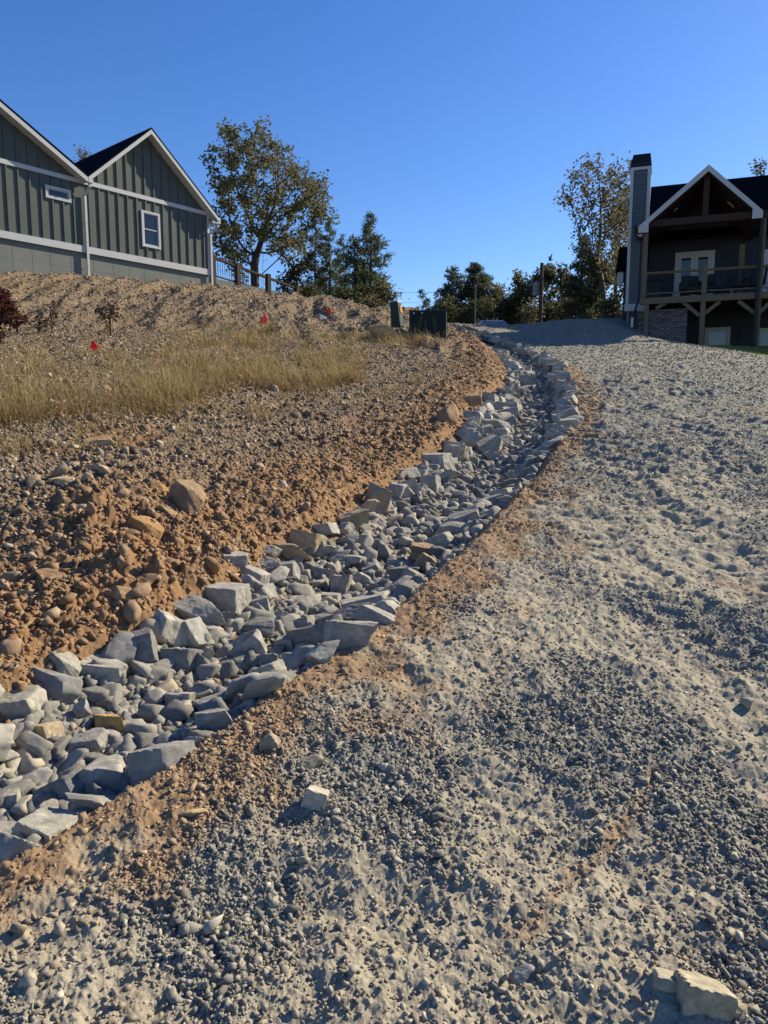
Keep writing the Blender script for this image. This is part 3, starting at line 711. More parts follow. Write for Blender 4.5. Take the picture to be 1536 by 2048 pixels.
# gutters and downspouts of the porch
g0 = hpx(1272, 452, .3)
m = MB(); m.beam(H(g0[0], .32, g0[1]-.02), H(g0[0], -DEP, g0[1]-.02), .13, .12)
sx = s_pl-.06; zz = hpx(1284, 600)[1]
pts = [H(g0[0]-.0, .25, g0[1]-.05), H(g0[0]+.0, .25, g0[1]-.32), H(g0[0]+.14, .2, g0[1]-.45), H(sx-.12, .13, g0[1]-.5), H(sx-.1, .1, g0[1]-.62), H(sx-.11, .1, DZ-.1), H(sx-.2, .15, DZ-.45), H(sx-.3, .15, hpx(1272, 636)[1])]
m.tube(pts, .045, 8); rp(m, 'downspout', M_BLACK)
m = MB(); e = H(sx-.3, .15, hpx(1272, 636)[1]); m.cyl(e, e-Vector((0,0,.35)), .05, 10); rp(m, 'drain_pipe', M_WHITE)
m = MB(); s = hpx(1520, 500, .15)[0]; m.beam(H(s, .15, hpx(1520, 430, .15)[1]), H(s, .15, PATIO_Z-.1), .1, .13, up=tuple(HN)); m.beam(H(s_rr, .32, z_rr-.12), H(s_rr, -DEP, z_rr-.12), .13, .12); rp(m, 'downspout', M_BLACK)
m = PM(H); a = hpx(1275, 473, .1); m.bx(s_pl-.38, s_pl-.12, -.1, .1, hpx(1290, 473)[1], hpx(1290, 468)[1]); rp(m, 'soffit_return', M_WHITE)
fl = empty('floodlight', tuple(H(s_pl-.16, .16, zt_b-.1))); fl.parent = rh; fl.location -= rh.location
for dx in (-.07, .06):
    m = MB(); c = H(s_pl-.16+dx, .2, zt_b-.12); m.cyl(c-HN*.05, c+HN*.05-Vector((0,0,.02)), .035, 12, .05); q = m.build('lamp_head', M_WHITE); q.parent = fl; q.location -= Vector(H(s_pl-.16, .16, zt_b-.1))
# brick retaining wall of the terrace
a = hpx(1277, 617, .22); b = hpx(1376, 616, .22)
bw = empty('brick_wall', tuple(H(b[0]-1, .22, PATIO_Z))); tag(bw, 'low brick retaining wall of dark bricks under the porch', 'brick wall')
zc = hpx(1330, 617, .22)[1]
ba = math.atan2(HE.y, HE.x); Mr = Matrix.Rotation(ba, 4, 'Z') @ Matrix.Rotation(R(90), 4, 'X')
def brickbox(s0, s1, o0, o1, z0, z1, name):
    m = MB(); m.hexa([Vector((s0, z0, -o0)), Vector((s1, z0, -o0)), Vector((s1, z0, -o1)), Vector((s0, z0, -o1)), Vector((s0, z1, -o0)), Vector((s1, z1, -o0)), Vector((s1, z1, -o1)), Vector((s0, z1, -o1))])
    o = m.build(name, M_BRICK, bw); o.matrix_local = Matrix.Translation(Vector(HP) - bw.location) @ Mr; return o
brickbox(a[0], b[0], .05, .26, PATIO_Z-.8, zc-.07, 'wall'); brickbox(a[0]-.03, b[0]+.03, .02, .30, zc-.068, zc, 'coping')
# wall lantern, ceiling fan and the things on the deck
m = PM(H); s, z = hpx(1484, 672, y0+.12); m.bx(s-.07, s+.07, y0+.02, y0+.2, z-.14, z+.14); m.bx(s-.09, s+.09, y0+.02, y0+.22, z+.142, z+.17); rp(m, 'wall_lantern', M_BLACK)
m = MB(); s, z = hpx(1398, 455, -1.6); c = H(s, -1.6, z); m.cyl(c, c+Vector((0,0,.12)), .1, 14); m.cyl(c+Vector((0,0,.12)), c+Vector((0,0,1.4)), .02, 8)
for k in range(4):
    d = Vector((math.cos(k*math.pi/2+.3), math.sin(k*math.pi/2+.3), 0)); m.beam(c+d*.1+Vector((0,0,.06)), c+d*.65+Vector((0,0,.06)), .13, .012)
rp(m, 'ceiling_fan', M_DWOOD)
def chair(px, o, rz, kind, label, mat):
    s, _ = hpx(px, 580, o); root = empty('porch_chair', tuple(H(s, o, DZ-.04)), rz); tag(root, label, 'chair')
    def pt(m, n, **k): return m.build(n, mat, root, **k)
    if kind == 'rocker':
        m = MB(); m.box((0, 0, .42), (.52, .5, .05)); pt(m, 'seat', bevel=.01)
        m = MB(); 
        for i in range(6): x = -.22+i*.088; m.beam((x, .22, .44), (x, .40, 1.1), .05, .02)
        m.beam((-.27, .41, 1.12), (.27, .41, 1.12), .03, .1); m.beam((-.27, .22, .44), (-.27, .41, 1.15), .04, .04); m.beam((.27, .22, .44), (.27, .41, 1.15), .04, .04); pt(m, 'backrest')
        for sx in (-.26, .26):
            m = MB(); m.beam((sx, -.25, .66), (sx, .27, .66), .07, .03); m.beam((sx, -.22, .42), (sx, -.22, .65), .04, .04); pt(m, 'armrest')
            m = MB(); m.beam((sx, -.2, .04), (sx, -.2, .42), .04, .04); pt(m, 'leg'); m = MB(); m.beam((sx, .2, .04), (sx, .2, .44), .04, .04); pt(m, 'leg')
            m = MB(); m.tube([(sx, -.45, .08), (sx, -.2, .03), (sx, .1, .02), (sx, .35, .05), (sx, .55, .11)], .022, 6); pt(m, 'rocker')
    else:
        m = MB(); m.box((0, 0, .33), (.62, .6, .2)); pt(m, 'seat', bevel=.05, smooth=True)
        m = MB(); m.beam((0, .27, .4), (0, .38, .92), .6, .16, up=(0,-1,.2)); pt(m, 'backrest', bevel=.04, smooth=True)
        for sx in (-.37, .37):
            m = MB(); m.box((sx, 0, .5), (.11, .62, .34)); pt(m, 'armrest', bevel=.03)
        for sx in (-.3, .3):
            for sy in (-.25, .25):
                m = MB(); m.box((sx, sy, .115), (.05, .05, .23)); pt(m, 'leg')
    return root
hr = math.atan2(HE.y, HE.x)
M_CH = paint('dark olive cushion', (.035,.04,.032), .9); M_CH2 = paint('black lacquered wood', (.02,.02,.022), .5); M_CH3 = paint('grey blue cushion', (.03,.038,.05), .9)
chair(1386, -.9, hr+.3, 'arm', 'low dark olive armchair on the porch left of the middle post', M_CH)
chair(1418, -.8, hr-.5, 'arm', 'tall dark blue cushioned chair on the porch right of the middle post', M_CH3)
chair(1476, -1.0, hr+.2, 'rocker', 'black slatted rocking chair in the middle of the right porch bay', M_CH2)
chair(1508, -1.0, hr-.5, 'rocker', 'black rocking chair on the porch beside the black downspout', M_CH2)
m = MB(); s, _ = hpx(1308, 580, -1.4); tb = empty('storage_bin', tuple(H(s, -1.4, DZ-.04)), hr); tag(tb, 'dark waist-high bin on the porch behind the left corner post', 'bin')
m.box((0,0,.4), (.5,.5,.8)); m.build('body', M_BLACK, tb, bevel=.03); m = MB(); m.box((0,0,.83), (.54,.54,.06)); m.build('lid', M_BLACK, tb, bevel=.02)

# ------------------------------------------------------------------ trees
def m_leaf(name, cols, trans=.45):
    t = NT(name); v = t.coord(); f = t.attr('tint')
    k = len(cols); c = t.ramp(f, [(i/(k-1), cols[i]) for i in range(k)])
    t.color(c).rough(.7)
    tr = t.n.new('ShaderNodeBsdfTranslucent'); t.l.new(c, tr.inputs['Color'])
    mx = t.n.new('ShaderNodeMixShader'); mx.inputs[0].default_value = trans; out = t.n['Material Output']
    t.l.new(t.b.outputs[0], mx.inputs[1]); t.l.new(tr.outputs[0], mx.inputs[2]); t.l.new(mx.outputs[0], out.inputs['Surface']); return t.m
M_OAK = m_leaf('oak leaves', [(.06,.075,.03),(.095,.105,.045),(.135,.125,.055),(.17,.125,.055)], .5)
M_RUST = m_leaf('autumn leaves', [(.07,.08,.04),(.10,.10,.052),(.125,.10,.058),(.11,.11,.058)], .5)
M_PINE = m_leaf('pine needles', [(.05,.068,.032),(.08,.10,.048),(.12,.13,.065)], .4)
M_CEDAR = m_leaf('cedar foliage', [(.05,.07,.05),(.08,.10,.07),(.12,.13,.085)], .4)
M_DGREEN = m_leaf('dark broadleaf', [(.035,.045,.02),(.065,.075,.03),(.10,.095,.04),(.16,.12,.05)], .4)
M_BARK = m_wood('grey-brown bark', (.04,.034,.027), (.10,.085,.07))
def colonize(attr, start, step, kill, infl, iters=90, seed=0):
    """space colonisation: returns nodes (n,3) and parents"""
    rg = np.random.default_rng(seed); nodes = [np.array(p, float) for p in start]; par = list(range(-1, len(start)-1)); A = np.array(attr, float)
    N = np.array(nodes)
    for it in range(iters):
        if not len(A): break
        d = np.linalg.norm(A[:,None]-N[None], axis=2); j = d.argmin(1); dm = d[np.arange(len(A)), j]
        act = dm < infl
        if not act.any(): infl *= 1.5; continue
        new = []
        for k in np.unique(j[act]):
            v = (A[act & (j == k)] - N[k]); v = (v/np.linalg.norm(v, axis=1)[:,None]).sum(0); v += rg.normal(0, .25, 3)
            v /= np.linalg.norm(v)+1e-9; q = N[k]+v*step
            if np.linalg.norm(N-q, axis=1).min() < step*.35: continue
            new.append(q); par.append(int(k))
        if not new:
            A = A[dm > kill*1.3]; continue
        N = np.concatenate([N, np.array(new)]); d = np.linalg.norm(A[:,None]-np.array(new)[None], axis=2).min(1); A = A[d > kill]
    return N, np.array(par)
def branch_mesh(N, par, rtip, rbase, n=5, expo=2.3):
    m = len(N); w = np.zeros(m); kids = [[] for _ in range(m)]
    for i, p in enumerate(par):
        if p >= 0: kids[p].append(i)
    for i in range(m-1, -1, -1): w[i] = w[i] if kids[i] else 1; w[par[i]] += w[i] if par[i] >= 0 else 0
    r = rtip*w**(1/expo); r = r*min(1, rbase/r[0]) if r[0] > rbase else r*(1+(rbase/r[0]-1)*(w/w[0])**.5)
    V = []; Fc = []
    dirs = np.zeros((m, 3))
    for i in range(m):
        p = par[i]; dirs[i] = N[i]-N[p] if p >= 0 else (N[kids[i][0]]-N[i] if kids[i] else [0,0,1])
    for i in range(m):
        p = par[i]
        if p < 0: continue
        d = dirs[i]/(np.linalg.norm(dirs[i])+1e-9); a = np.cross(d, [0.3,.5,.81]); a /= np.linalg.norm(a)+1e-9; b = np.cross(d, a)
        main = max(kids[p], key=lambda q: w[q]) == i
        rp_ = r[p] if main else min(r[p], r[i]*1.3); k = n if r[i] > rtip*2.5 else 3; b0 = len(V)
        for q, rr in ((N[p], rp_), (N[i], r[i])):
            for t in range(k): th = 2*math.pi*t/k; V.append(q+(a*math.cos(th)+b*math.sin(th))*rr)
        for t in range(k): t2 = (t+1) % k; Fc.append((b0+t, b0+t2, b0+k+t2, b0+k+t))
    return np.array(V), np.array(Fc), w, kids
def leaf_mesh(P, size, rg, aspect=.6, droop=.3, tints=None, dirs=None, fold=True):
    """one bent leaf (two triangles pairs) per point"""
    n = len(P); th = rg.uniform(0, 2*np.pi, n); el = rg.normal(-droop, .55, n)
    d = np.stack([np.cos(th)*np.cos(el), np.sin(th)*np.cos(el), np.sin(el)], -1)
    if dirs is not None: d = d*.55+dirs; d /= np.linalg.norm(d, axis=1)[:,None]
    up = rg.normal(0, 1, (n,3)); s = np.cross(d, up); s /= np.linalg.norm(s, axis=1)[:,None]; nrm = np.cross(s, d)
    L = (size*rg.uniform(.65, 1.35, n))[:,None]; Wd = L*aspect*.5
    v = np.stack([P, P+d*L*.5+s*Wd, P+d*L+nrm*L*.12, P+d*L*.5-s*Wd], 1).reshape(-1, 3)
    f = (np.arange(n)*4)[:,None]+np.array([[0,1,2,3]])
    t = rg.random(n) if tints is None else tints
    return v, f, np.repeat(t, 4)
def ellip(rg, c, r, n):
    v = rg.normal(0, 1, (n,3)); v /= np.linalg.norm(v, axis=1)[:,None]; v *= (rg.random(n)**(1/2.4))[:,None]; return np.array(c)+v*np.array(r)
def make_tree(name, blobs, trunk, nattr, step, lf, nleaf, leafmat, seed, rbase=.2, rtip=.012, spread=.28, aspect=.6, barkmat=None, thresh=6):
    """blobs: [(centre, radii, weight)] in metres relative to the trunk foot"""
    rg = np.random.default_rng(seed); tot = sum(b[2] for b in blobs); A = np.concatenate([ellip(rg, b[0], b[1], max(4, int(nattr*b[2]/tot))) for b in blobs])
    N, par = colonize(A, trunk, step, step*1.3, 4.0, 80, seed)
    V, Fc, w, kids = branch_mesh(N, par, rtip, rbase)
    tip = np.where((w < thresh) & (N[:,2] > trunk[-1][2]*.55))[0]; pk = rg.choice(tip, nleaf)
    clump = rg.random(len(N)); keepc = clump[pk] > .12; pk = pk[keepc]
    P = N[pk]+rg.normal(0, spread, (len(pk), 3)); tints = np.clip(clump[pk]*.7+rg.random(len(pk))*.4-.05, 0, 1)
    lv, lfc, lt = leaf_mesh(P, lf, rg, aspect, tints=tints)
    return [('trunk', np_mesh('trunk', V, Fc, smooth=True), barkmat or M_BARK), ('crown', np_mesh('crown', lv, lfc, {'tint': lt}), leafmat)]
def make_conifer(h, r, seed, leafmat, lf=.16, nb=60, dens=26, bare=.12, rb=.11, ragged=.35, up=.25, taper=.75):
    rg = np.random.default_rng(seed); mb = MB(); zs = [0, h*.3, h*.6, h*.85, h]; wob = rg.normal(0, .03*h/6, (5,2)); wob[0] = 0
    tp = lambda z: Vector((np.interp(z, zs, wob[:,0]), np.interp(z, zs, wob[:,1]), z))
    mb.tube([tp(z) for z in zs], [rb, rb*.8, rb*.55, rb*.28, .012], 7); P = []; Dr = []; T = []
    for i in range(nb):
        f = bare+(1-bare)*((i+rg.random())/nb); z = h*f; L = r*((1-f)**taper+.05)*rg.uniform(1-ragged, 1+ragged*.6)*(min(1, (f-bare)*5+.45)); th = rg.uniform(0, 2*math.pi)
        d = Vector((math.cos(th), math.sin(th), 0)); a = tp(z); pts = [a, a+d*L*.5+Vector((0,0,L*up*.6)), a+d*L+Vector((0,0,L*up))]
        mb.tube(pts, [.022, .013, .005], 3, cap=False); ti = rg.random()
        n = max(6, int(dens*L/r*1.6))
        for k in range(n):
            t = rg.uniform(.18, 1.05)**.8; q = a.lerp(pts[2], t); sp = .16*L*(1.15-t*.6)+.06
            P.append((q.x+rg.normal(0, sp), q.y+rg.normal(0, sp), q.z+rg.normal(0, sp*.55)-.02)); Dr.append((d.x*.6, d.y*.6, .25+up)); T.append(np.clip(ti*.6+rg.random()*.45, 0, 1))
    me = bpy.data.meshes.new('trunk'); me.from_pydata(mb.v, [], mb.f); me.update()
    P = np.array(P); Dr = np.array(Dr); T = np.array(T); rep = 5
    P2 = np.repeat(P, rep, 0)+rg.normal(0, .05, (len(P)*rep, 3)); lv, lfc, lt = leaf_mesh(P2, lf, rg, .28, tints=np.repeat(T, rep), dirs=np.repeat(Dr, rep, 0))
    return [('trunk', me, M_BARK), ('crown', np_mesh('crown', lv, lfc, {'tint': lt}), leafmat)]
def place_tree(name, parts, px, py, Y, label, cat='tree', group=None, rz=0, sc=1, z=None):
    p = at(px, py, Y); zz = base_z(p.x, p.y) if z is None else z
    e = empty(name, (p.x, p.y, float(zz)-.05), rz); e.scale = (sc,)*3 if not hasattr(sc, '__len__') else sc
    tag(e, label, cat, group)
    for n, me, mat in parts: link(n, me, mat, e)
    return e
def ztop(px, py, Y): return at(px, py, Y).z
def rel(px, py, Y, foot, dy=0):   # pixel to metres relative to a tree foot, at the same depth
    p = at(px, py, Y); return (p.x-foot[0], dy, p.z-foot[2])

# the big oak behind the railing
Y0 = 46.0; ft = at(508, 590, Y0); fz = float(base_z(ft.x, ft.y)); ft = (ft.x, Y0, fz)
q = lambda px, py, dy=0: rel(px, py, Y0, ft, dy)
S = Y0/F*1.02
blobs = []
for (px, py, rx, rz_, wgt) in ((470,300,38,40,9),(530,310,50,42,10),(455,365,30,45,8),(575,350,45,38,8),(625,385,36,30,7),(520,390,60,38,10),(450,430,24,45,5),(500,450,55,30,8),(575,430,50,30,8),(640,425,26,22,4),(470,500,36,28,5),(560,480,45,24,5),(600,470,30,25,4),(590,520,30,25,3),(430,470,12,30,2)):
    for dy in (-1.6, 1.2): blobs.append((q(px, py, dy+rng.normal(0,.5)), (rx*S, 1.5+rx*S*.35, rz_*S), wgt/2))
trunk = [(0,0,0), (.02,0,.6), q(509,555), q(508,530), q(512,510), q(517,500)]
oak = make_tree('oak_tree', blobs, trunk, 950, .34, .21, 14000, M_OAK, 11, rbase=.27, rtip=.012, spread=.17, aspect=.62)
place_tree('oak_tree', oak, 508, 590, Y0, 'tall spreading oak with olive-brown leaves behind the stair railing')
def conifer_at(name, px, pytop, Y, rpx, seed, mat, label, group=None, cat='pine', **k):
    p = at(px, 650, Y); fz = float(base_z(p.x, p.y)); h = ztop(px, pytop, Y)-fz; r = rpx*Y/F
    return place_tree(name, make_conifer(h, r, seed, mat, **k), px, 650, Y, label, cat, group)
conifer_at('pine_tree', 742, 428, 38, 46, 21, M_PINE, 'tallest pine with a ragged double top, behind the utility box', nb=100, dens=27, rb=.12, bare=.1, ragged=.5)
conifer_at('pine_tree', 708, 472, 37, 34, 22, M_PINE, 'slimmer pine just left of the tallest pine', nb=64, dens=21, rb=.07, ragged=.5)
conifer_at('pine_tree', 660, 440, 43, 34, 23, M_PINE, 'dark narrow pine at the right foot of the big oak', nb=85, dens=23, rb=.10, ragged=.55)
conifer_at('pine_tree', 632, 420, 45, 34, 24, M_DGREEN, 'brownish-green narrow tree touching the right edge of the oak crown', nb=85, dens=26, rb=.10, ragged=.6, cat='tree')
conifer_at('pine_tree', 682, 470, 45, 26, 33, M_PINE, 'thin dark pine between the oak and the tallest pine pair', nb=70, dens=22, rb=.07, ragged=.55)
def bush(px, pyt, Y, wpx, seed, mat, label, name='broadleaf_tree', n=2600, lf=.2, group=None, cat='tree', pyb=655, rb=.09, nat=150, spread=.22, low=.25, step=.36):
    p = at(px, pyb, Y); fz = float(base_z(p.x, p.y)); h = ztop(px, pyt, Y)-fz; w = wpx*Y/F/2; rg = np.random.default_rng(seed); bl = []
    for i in range(9):
        f = rg.uniform(low, .86); ww = w*(.95-.45*abs(f-.45)); th = rg.uniform(0, 6.28); bl.append(((math.cos(th)*ww*.5, math.sin(th)*ww*.5, h*f), (ww*.5, ww*.5, h*.13), 1))
    bl.append(((0, 0, h*.87), (w*.3, w*.3, h*.11), .7))
    tr = [(0,0,0), (rg.normal(0,.05),0,h*.12), (rg.normal(0,.1),0,h*.24)]
    return place_tree(name, make_tree(name, bl, tr, nat, step, lf, n, mat, seed, rbase=rb, rtip=.01, spread=spread), px, pyb, Y, label, cat, group)
bush(765, 545, 36, 60, 31, M_OAK, 'small loose olive tree on the right side of the tallest pine', n=1500, lf=.15, low=.15)
bush(595, 520, 44, 90, 32, M_DGREEN, 'dark bushy tree under the right limbs of the big oak', n=3000, lf=.2, low=.2)
bush(690, 575, 36, 90, 34, M_DGREEN, 'low dark shrub at the foot of the pines', name='shrub', cat='shrub', n=2400, lf=.17, low=.1)
bush(615, 560, 40, 70, 35, M_DGREEN, 'low dark shrub behind the lower end of the railing', name='shrub', cat='shrub', n=1800, lf=.17, low=.1)
bush(750, 590, 34, 80, 36, M_RUST, 'low brown scrub in front of the tallest pine', name='shrub', cat='shrub', n=1500, lf=.14, low=.1)
bush(478, 478, 48, 60, 37, M_DGREEN, 'small dark evergreen at the left of the oak trunk', n=1300, lf=.18)
bush(440, 478, 52, 44, 38, M_RUST, 'thin almost bare sapling beside the corner of the sage house', name='sapling', cat='sapling', n=110, lf=.12, rb=.03, nat=120, spread=.1)
bush(530, 500, 52, 44, 39, M_RUST, 'thin bare sapling just right of the oak trunk', name='sapling', cat='sapling', n=90, lf=.12, rb=.03, nat=120, spread=.1)
# tree line beyond the crest
conifer_at('cedar_tree', 846, 578, 62, 40, 41, M_CEDAR, 'small pale conical cedar left of the middle tree group', nb=60, dens=30, rb=.06, bare=.03, lf=.2, cat='cedar')
conifer_at('cedar_tree', 872, 588, 64, 36, 42, M_CEDAR, 'smallest cedar, right of the pale conical one', nb=50, dens=28, rb=.06, bare=.03, lf=.2, cat='cedar')
conifer_at('cedar_tree', 905, 536, 56, 66, 43, M_CEDAR, 'broad blue-green cedar at the left of the middle group', nb=130, dens=34, taper=.85, rb=.1, bare=.03, lf=.24, cat='cedar')
conifer_at('cedar_tree', 948, 530, 58, 66, 44, M_CEDAR, 'blue-green cedar behind the thin grey pole', nb=150, dens=54, taper=.6, rb=.1, bare=.03, lf=.24, cat='cedar', ragged=.5)
bush(925, 528, 60, 70, 45, M_RUST, 'thin pale-twigged tree rising above the middle cedars', n=700, lf=.16, rb=.06, nat=260, spread=.15)
bush(980, 550, 56, 86, 46, M_DGREEN, 'narrow dark tree right of the middle cedars', n=3800, lf=.22)
bush(1006, 552, 54, 70, 47, M_RUST, 'thin yellow-green tree between the middle cedars and the round dark tree', n=1100, lf=.16)
bush(1036, 536, 52, 120, 48, M_DGREEN, 'round dark broadleaf tree left of the utility pole', n=7600, lf=.22, nat=260)
bush(1076, 540, 55, 110, 49, M_DGREEN, 'dark tree directly behind the utility pole', n=5600, lf=.22)
bush(1112, 518, 52, 124, 50, M_DGREEN, 'wide dark tree right of the utility pole', n=8600, lf=.23, nat=300)
bush(1060, 600, 48, 130, 51, M_RUST, 'low brown brush under the round dark tree', name='shrub', cat='shrub', n=2600, lf=.18, low=.1)
bush(1150, 585, 47, 120, 52, M_RUST, 'low brown brush under the wide dark tree', name='shrub', cat='shrub', n=2600, lf=.18, low=.1)
bush(960, 594, 50, 150, 53, M_DGREEN, 'low dark brush behind the parked car', name='shrub', cat='shrub', n=5600, lf=.18, low=.1)
bush(890, 596, 50, 120, 54, M_DGREEN, 'low dark brush at the foot of the broad cedar', name='shrub', cat='shrub', n=4600, lf=.18, low=.1)
conifer_at('pine_tree', 1160, 470, 46, 40, 55, M_PINE, 'dark pine left of the russet autumn tree', nb=120, dens=34, rb=.12, ragged=.5)
bush(1185, 500, 44, 90, 56, M_DGREEN, 'green leafy tree in front of the russet autumn tree', n=4200, lf=.2, nat=260)
bush(1235, 560, 42, 80, 57, M_RUST, 'brown leafy brush between the russet tree and the chimney', name='shrub', cat='shrub', n=3200, lf=.18, low=.1)
# russet autumn tree by the chimney
Y0 = 43.0; ft = at(1212, 640, Y0); fz = float(base_z(ft.x, ft.y)); ft = (ft.x, Y0, fz); S = Y0/F
blobs = []
for (px, py, rx, rz_, wgt) in ((1150,350,26,22,3.5),(1180,345,22,20,3.5),(1135,385,16,20,2.2),(1185,390,26,22,5),(1240,350,24,28,5),(1225,400,28,26,5),(1170,430,22,20,3),(1205,450,32,22,5),(1245,450,22,30,4),(1190,490,28,20,4),(1230,505,28,20,4),(1165,480,20,18,2.5),(1215,540,32,22,3),(1262,400,14,40,2)):
    for dy in (-1.2, 1.0): blobs.append((rel(px, py, Y0, ft, dy), (rx*S, 1.2+rx*S*.3, rz_*S), wgt/2))
r_ = lambda px, py, dy=0: rel(px, py, Y0, ft, dy)
aut = make_tree('autumn_tree', blobs, [(0,0,0), r_(1209,615), r_(1207,590), r_(1204,565), r_(1199,540), r_(1194,515)], 620, .34, .19, 4600, M_RUST, 61, rbase=.16, rtip=.010, spread=.17)
place_tree('autumn_tree', aut, 1212, 640, Y0, 'tall russet-leaved autumn tree standing left of the chimney')
bush(1232, 330, 46, 70, 62, M_RUST, 'second russet tree close behind the chimney side', n=2600, lf=.19, rb=.13, nat=360, low=.4)
bush(1160, 500, 52, 60, 63, M_RUST, 'thin bare-twigged tree far left in the russet clump', n=250, lf=.14, rb=.05, nat=180)
bush(1502, 316, 50, 60, 64, M_DGREEN, 'olive treetop showing above the right end of the roof ridge', n=4200, lf=.2, rb=.14, nat=260, low=.5)
bush(1552, 330, 50, 60, 65, M_DGREEN, 'treetop at the right edge of the photo above the roof', n=3000, lf=.2, rb=.14, nat=260, low=.5)
bush(1311, 362, 50, 34, 66, M_RUST, 'small twiggy treetop just right of the chimney above the roof', n=1200, lf=.16, rb=.1, nat=160, low=.6)
bush(190, 290, 52, 70, 67, M_RUST, 'brownish treetop behind the roof valley of the sage house', n=2600, lf=.18, rb=.14, nat=260, low=.5)
bush(142, 292, 50, 34, 68, M_RUST, 'thin twiggy treetop left of the brownish one above the sage roof', n=500, lf=.15, rb=.1, nat=130, low=.6)

# ------------------------------------------------------------------ poles, wires, bird, car, utility boxes, flags
gzz = lambda x, y: float(macro_z(np.array([x]), np.array([y]))[0])
p = at(1083, 560, 47); zb = gzz(p.x, 47); zt = ztop(1083, 526, 47); S = 47/F
up = empty('utility_pole', (p.x, 47, zb)); tag(up, 'dark wooden utility pole with a grey transformer can among the trees', 'utility pole')
m = MB(); m.tube([(0,0,-.3), (0,0,zt-zb)], [.15, .11], 10); m.build('pole', M_POLE, up)
m = MB(); zc = ztop(1076, 578, 47)-zb; m.tube([(-.34,-.05,zc-.4), (-.34,-.05,zc-.38), (-.34,-.05,zc+.34), (-.34,-.05,zc+.4)], [.17,.2,.2,.1], 14); m.tube([(-.34,-.05,zc+.38), (-.34,-.05,zc+.52)], .03, 6); m.beam((-.2,0,zc+.2), (0,0,zc+.2), .06, .08); m.build('transformer_can', M_STEEL, up)
m = MB(); m.beam((-.12,-.12,.2), (-.12,-.12,zc-.2), .05, .05); m.tube([(.02,0,zt-zb-.4), (.9,-.5,0)], .012, 4); m.build('guy_wire', M_STEEL, up)
m = MB(); m.tube([(-.1,0,zt-zb-.3), (-.35,0,zt-zb-.55), (-.42,0,zt-zb-.6)], .03, 6); m.tube([(-.05,0,zt-zb-.8), (-.3,0,zt-zb-1.0)], .04, 6); m.build('insulator', M_BLACK, up)
p2 = at(951, 560, 45); zb2 = gzz(p2.x, 45); gp = empty('thin_pole', (p2.x, 45, zb2)); tag(gp, 'thin pale grey pole standing in front of the middle cedars', 'pole')
m = MB(); m.tube([(0,0,-.3), (0,0,ztop(951, 568, 45)-zb2)], [.055,.045], 8); m.build('pole', m_wood('pale weathered wood', (.10,.09,.075), (.17,.15,.13)), gp)
for i, (ya, yb, nm) in enumerate(((585, 580, 'highest of three thin power lines left of the middle cedars'), (604, 602, 'middle one of three thin power lines left of the middle cedars'), (612, 624, 'lowest and thickest power line, sagging down to the thin grey pole'))):
    a = at(560, ya-8, 70); b = at(951 if i == 2 else 1083, yb, 46) ; mid = (a+b)/2-Vector((0,0,.5))
    m = MB(); pts = [a*(1-t)**2+mid*2*t*(1-t)+b*t*t for t in [k/14 for k in range(15)]]; m.tube(pts, .012 if i < 2 else .022, 4)
    tag(m.build('power_line', M_BLACK), nm, 'power line')
# bird in flight
m = MB(); B = at(1101, 520, 42)
bd = [(-.28,0,.0),(-.2,0,.01),(-.05,0,.0),(.1,0,-.01),(.2,0,.02),(.27,0,.02)]; br = [.01,.03,.07,.065,.04,.008]
m.tube([Vector(p) for p in bd], br, 8)
for sy in (1, -1):
    pts = [(.12,0,.03), (-.06,0,.03), (-.12,sy*.16,.26), (-.16,sy*.26,.42), (-.05,sy*.25,.40), (.06,sy*.12,.22)]
    m.poly([Vector(p) for p in pts]+[Vector(p)+Vector((0,sy*.008,.012)) for p in pts], [(0,1,2,5),(5,2,3,4),(6,11,8,7),(11,10,9,8),(1,7,8,2),(2,8,9,3),(3,9,10,4),(4,10,11,5),(5,11,6,0)])
m.poly([(-.26,-.02,0),(-.26,.02,0),(-.42,.07,.01),(-.42,-.07,.01),(-.26,0,.012)], [(0,1,2,3),(0,3,4),(1,4,2),(2,4,3)])
bo = m.build('bird', M_BLACK, smooth=True); bo.location = B; bo.scale = (.62,.62,.62); bo.rotation_euler = (.15, .2, math.pi+.35); tag(bo, 'dark bird flying with raised wings above the utility pole', 'bird')
# parked car beyond the crest
M_CAR = paint('silver car paint', (.26,.26,.25), .45, .03, 2); M_TYRE = paint('rubber', (.015,.015,.015), .9)
c0 = at(987, 640, 41); tz = ztop(987, 637, 41.0)
car = empty('parked_car', (c0.x, 41.5, tz-1.5)); car.rotation_euler = (0, 0, R(4)); tag(car, 'silver car parked nose-on beyond the crest of the driveway', 'car')
def loft(m, secs):      # secs: list of closed rings of equal length
    b = len(m.v); k = len(secs[0]); m.v += [tuple(p) for s_ in secs for p in s_]
    for i in range(len(secs)-1):
        for j in range(k): j2 = (j+1) % k; m.f.append((b+i*k+j, b+i*k+j2, b+(i+1)*k+j2, b+(i+1)*k+j))
    m.f.append(tuple(b+j for j in range(k))[::-1]); m.f.append(tuple(b+(len(secs)-1)*k+j for j in range(k)))
def ring(y, w, z0, z1, cr=.12): return [(-w,y,z0),(w,y,z0),(w+.02,y,(z0+z1)/2),(w-cr*.4,y,z1-cr*.4),(w-cr*1.6,y,z1),(-w+cr*1.6,y,z1),(-w+cr*.4,y,z1-cr*.4),(-w-.02,y,(z0+z1)/2)]
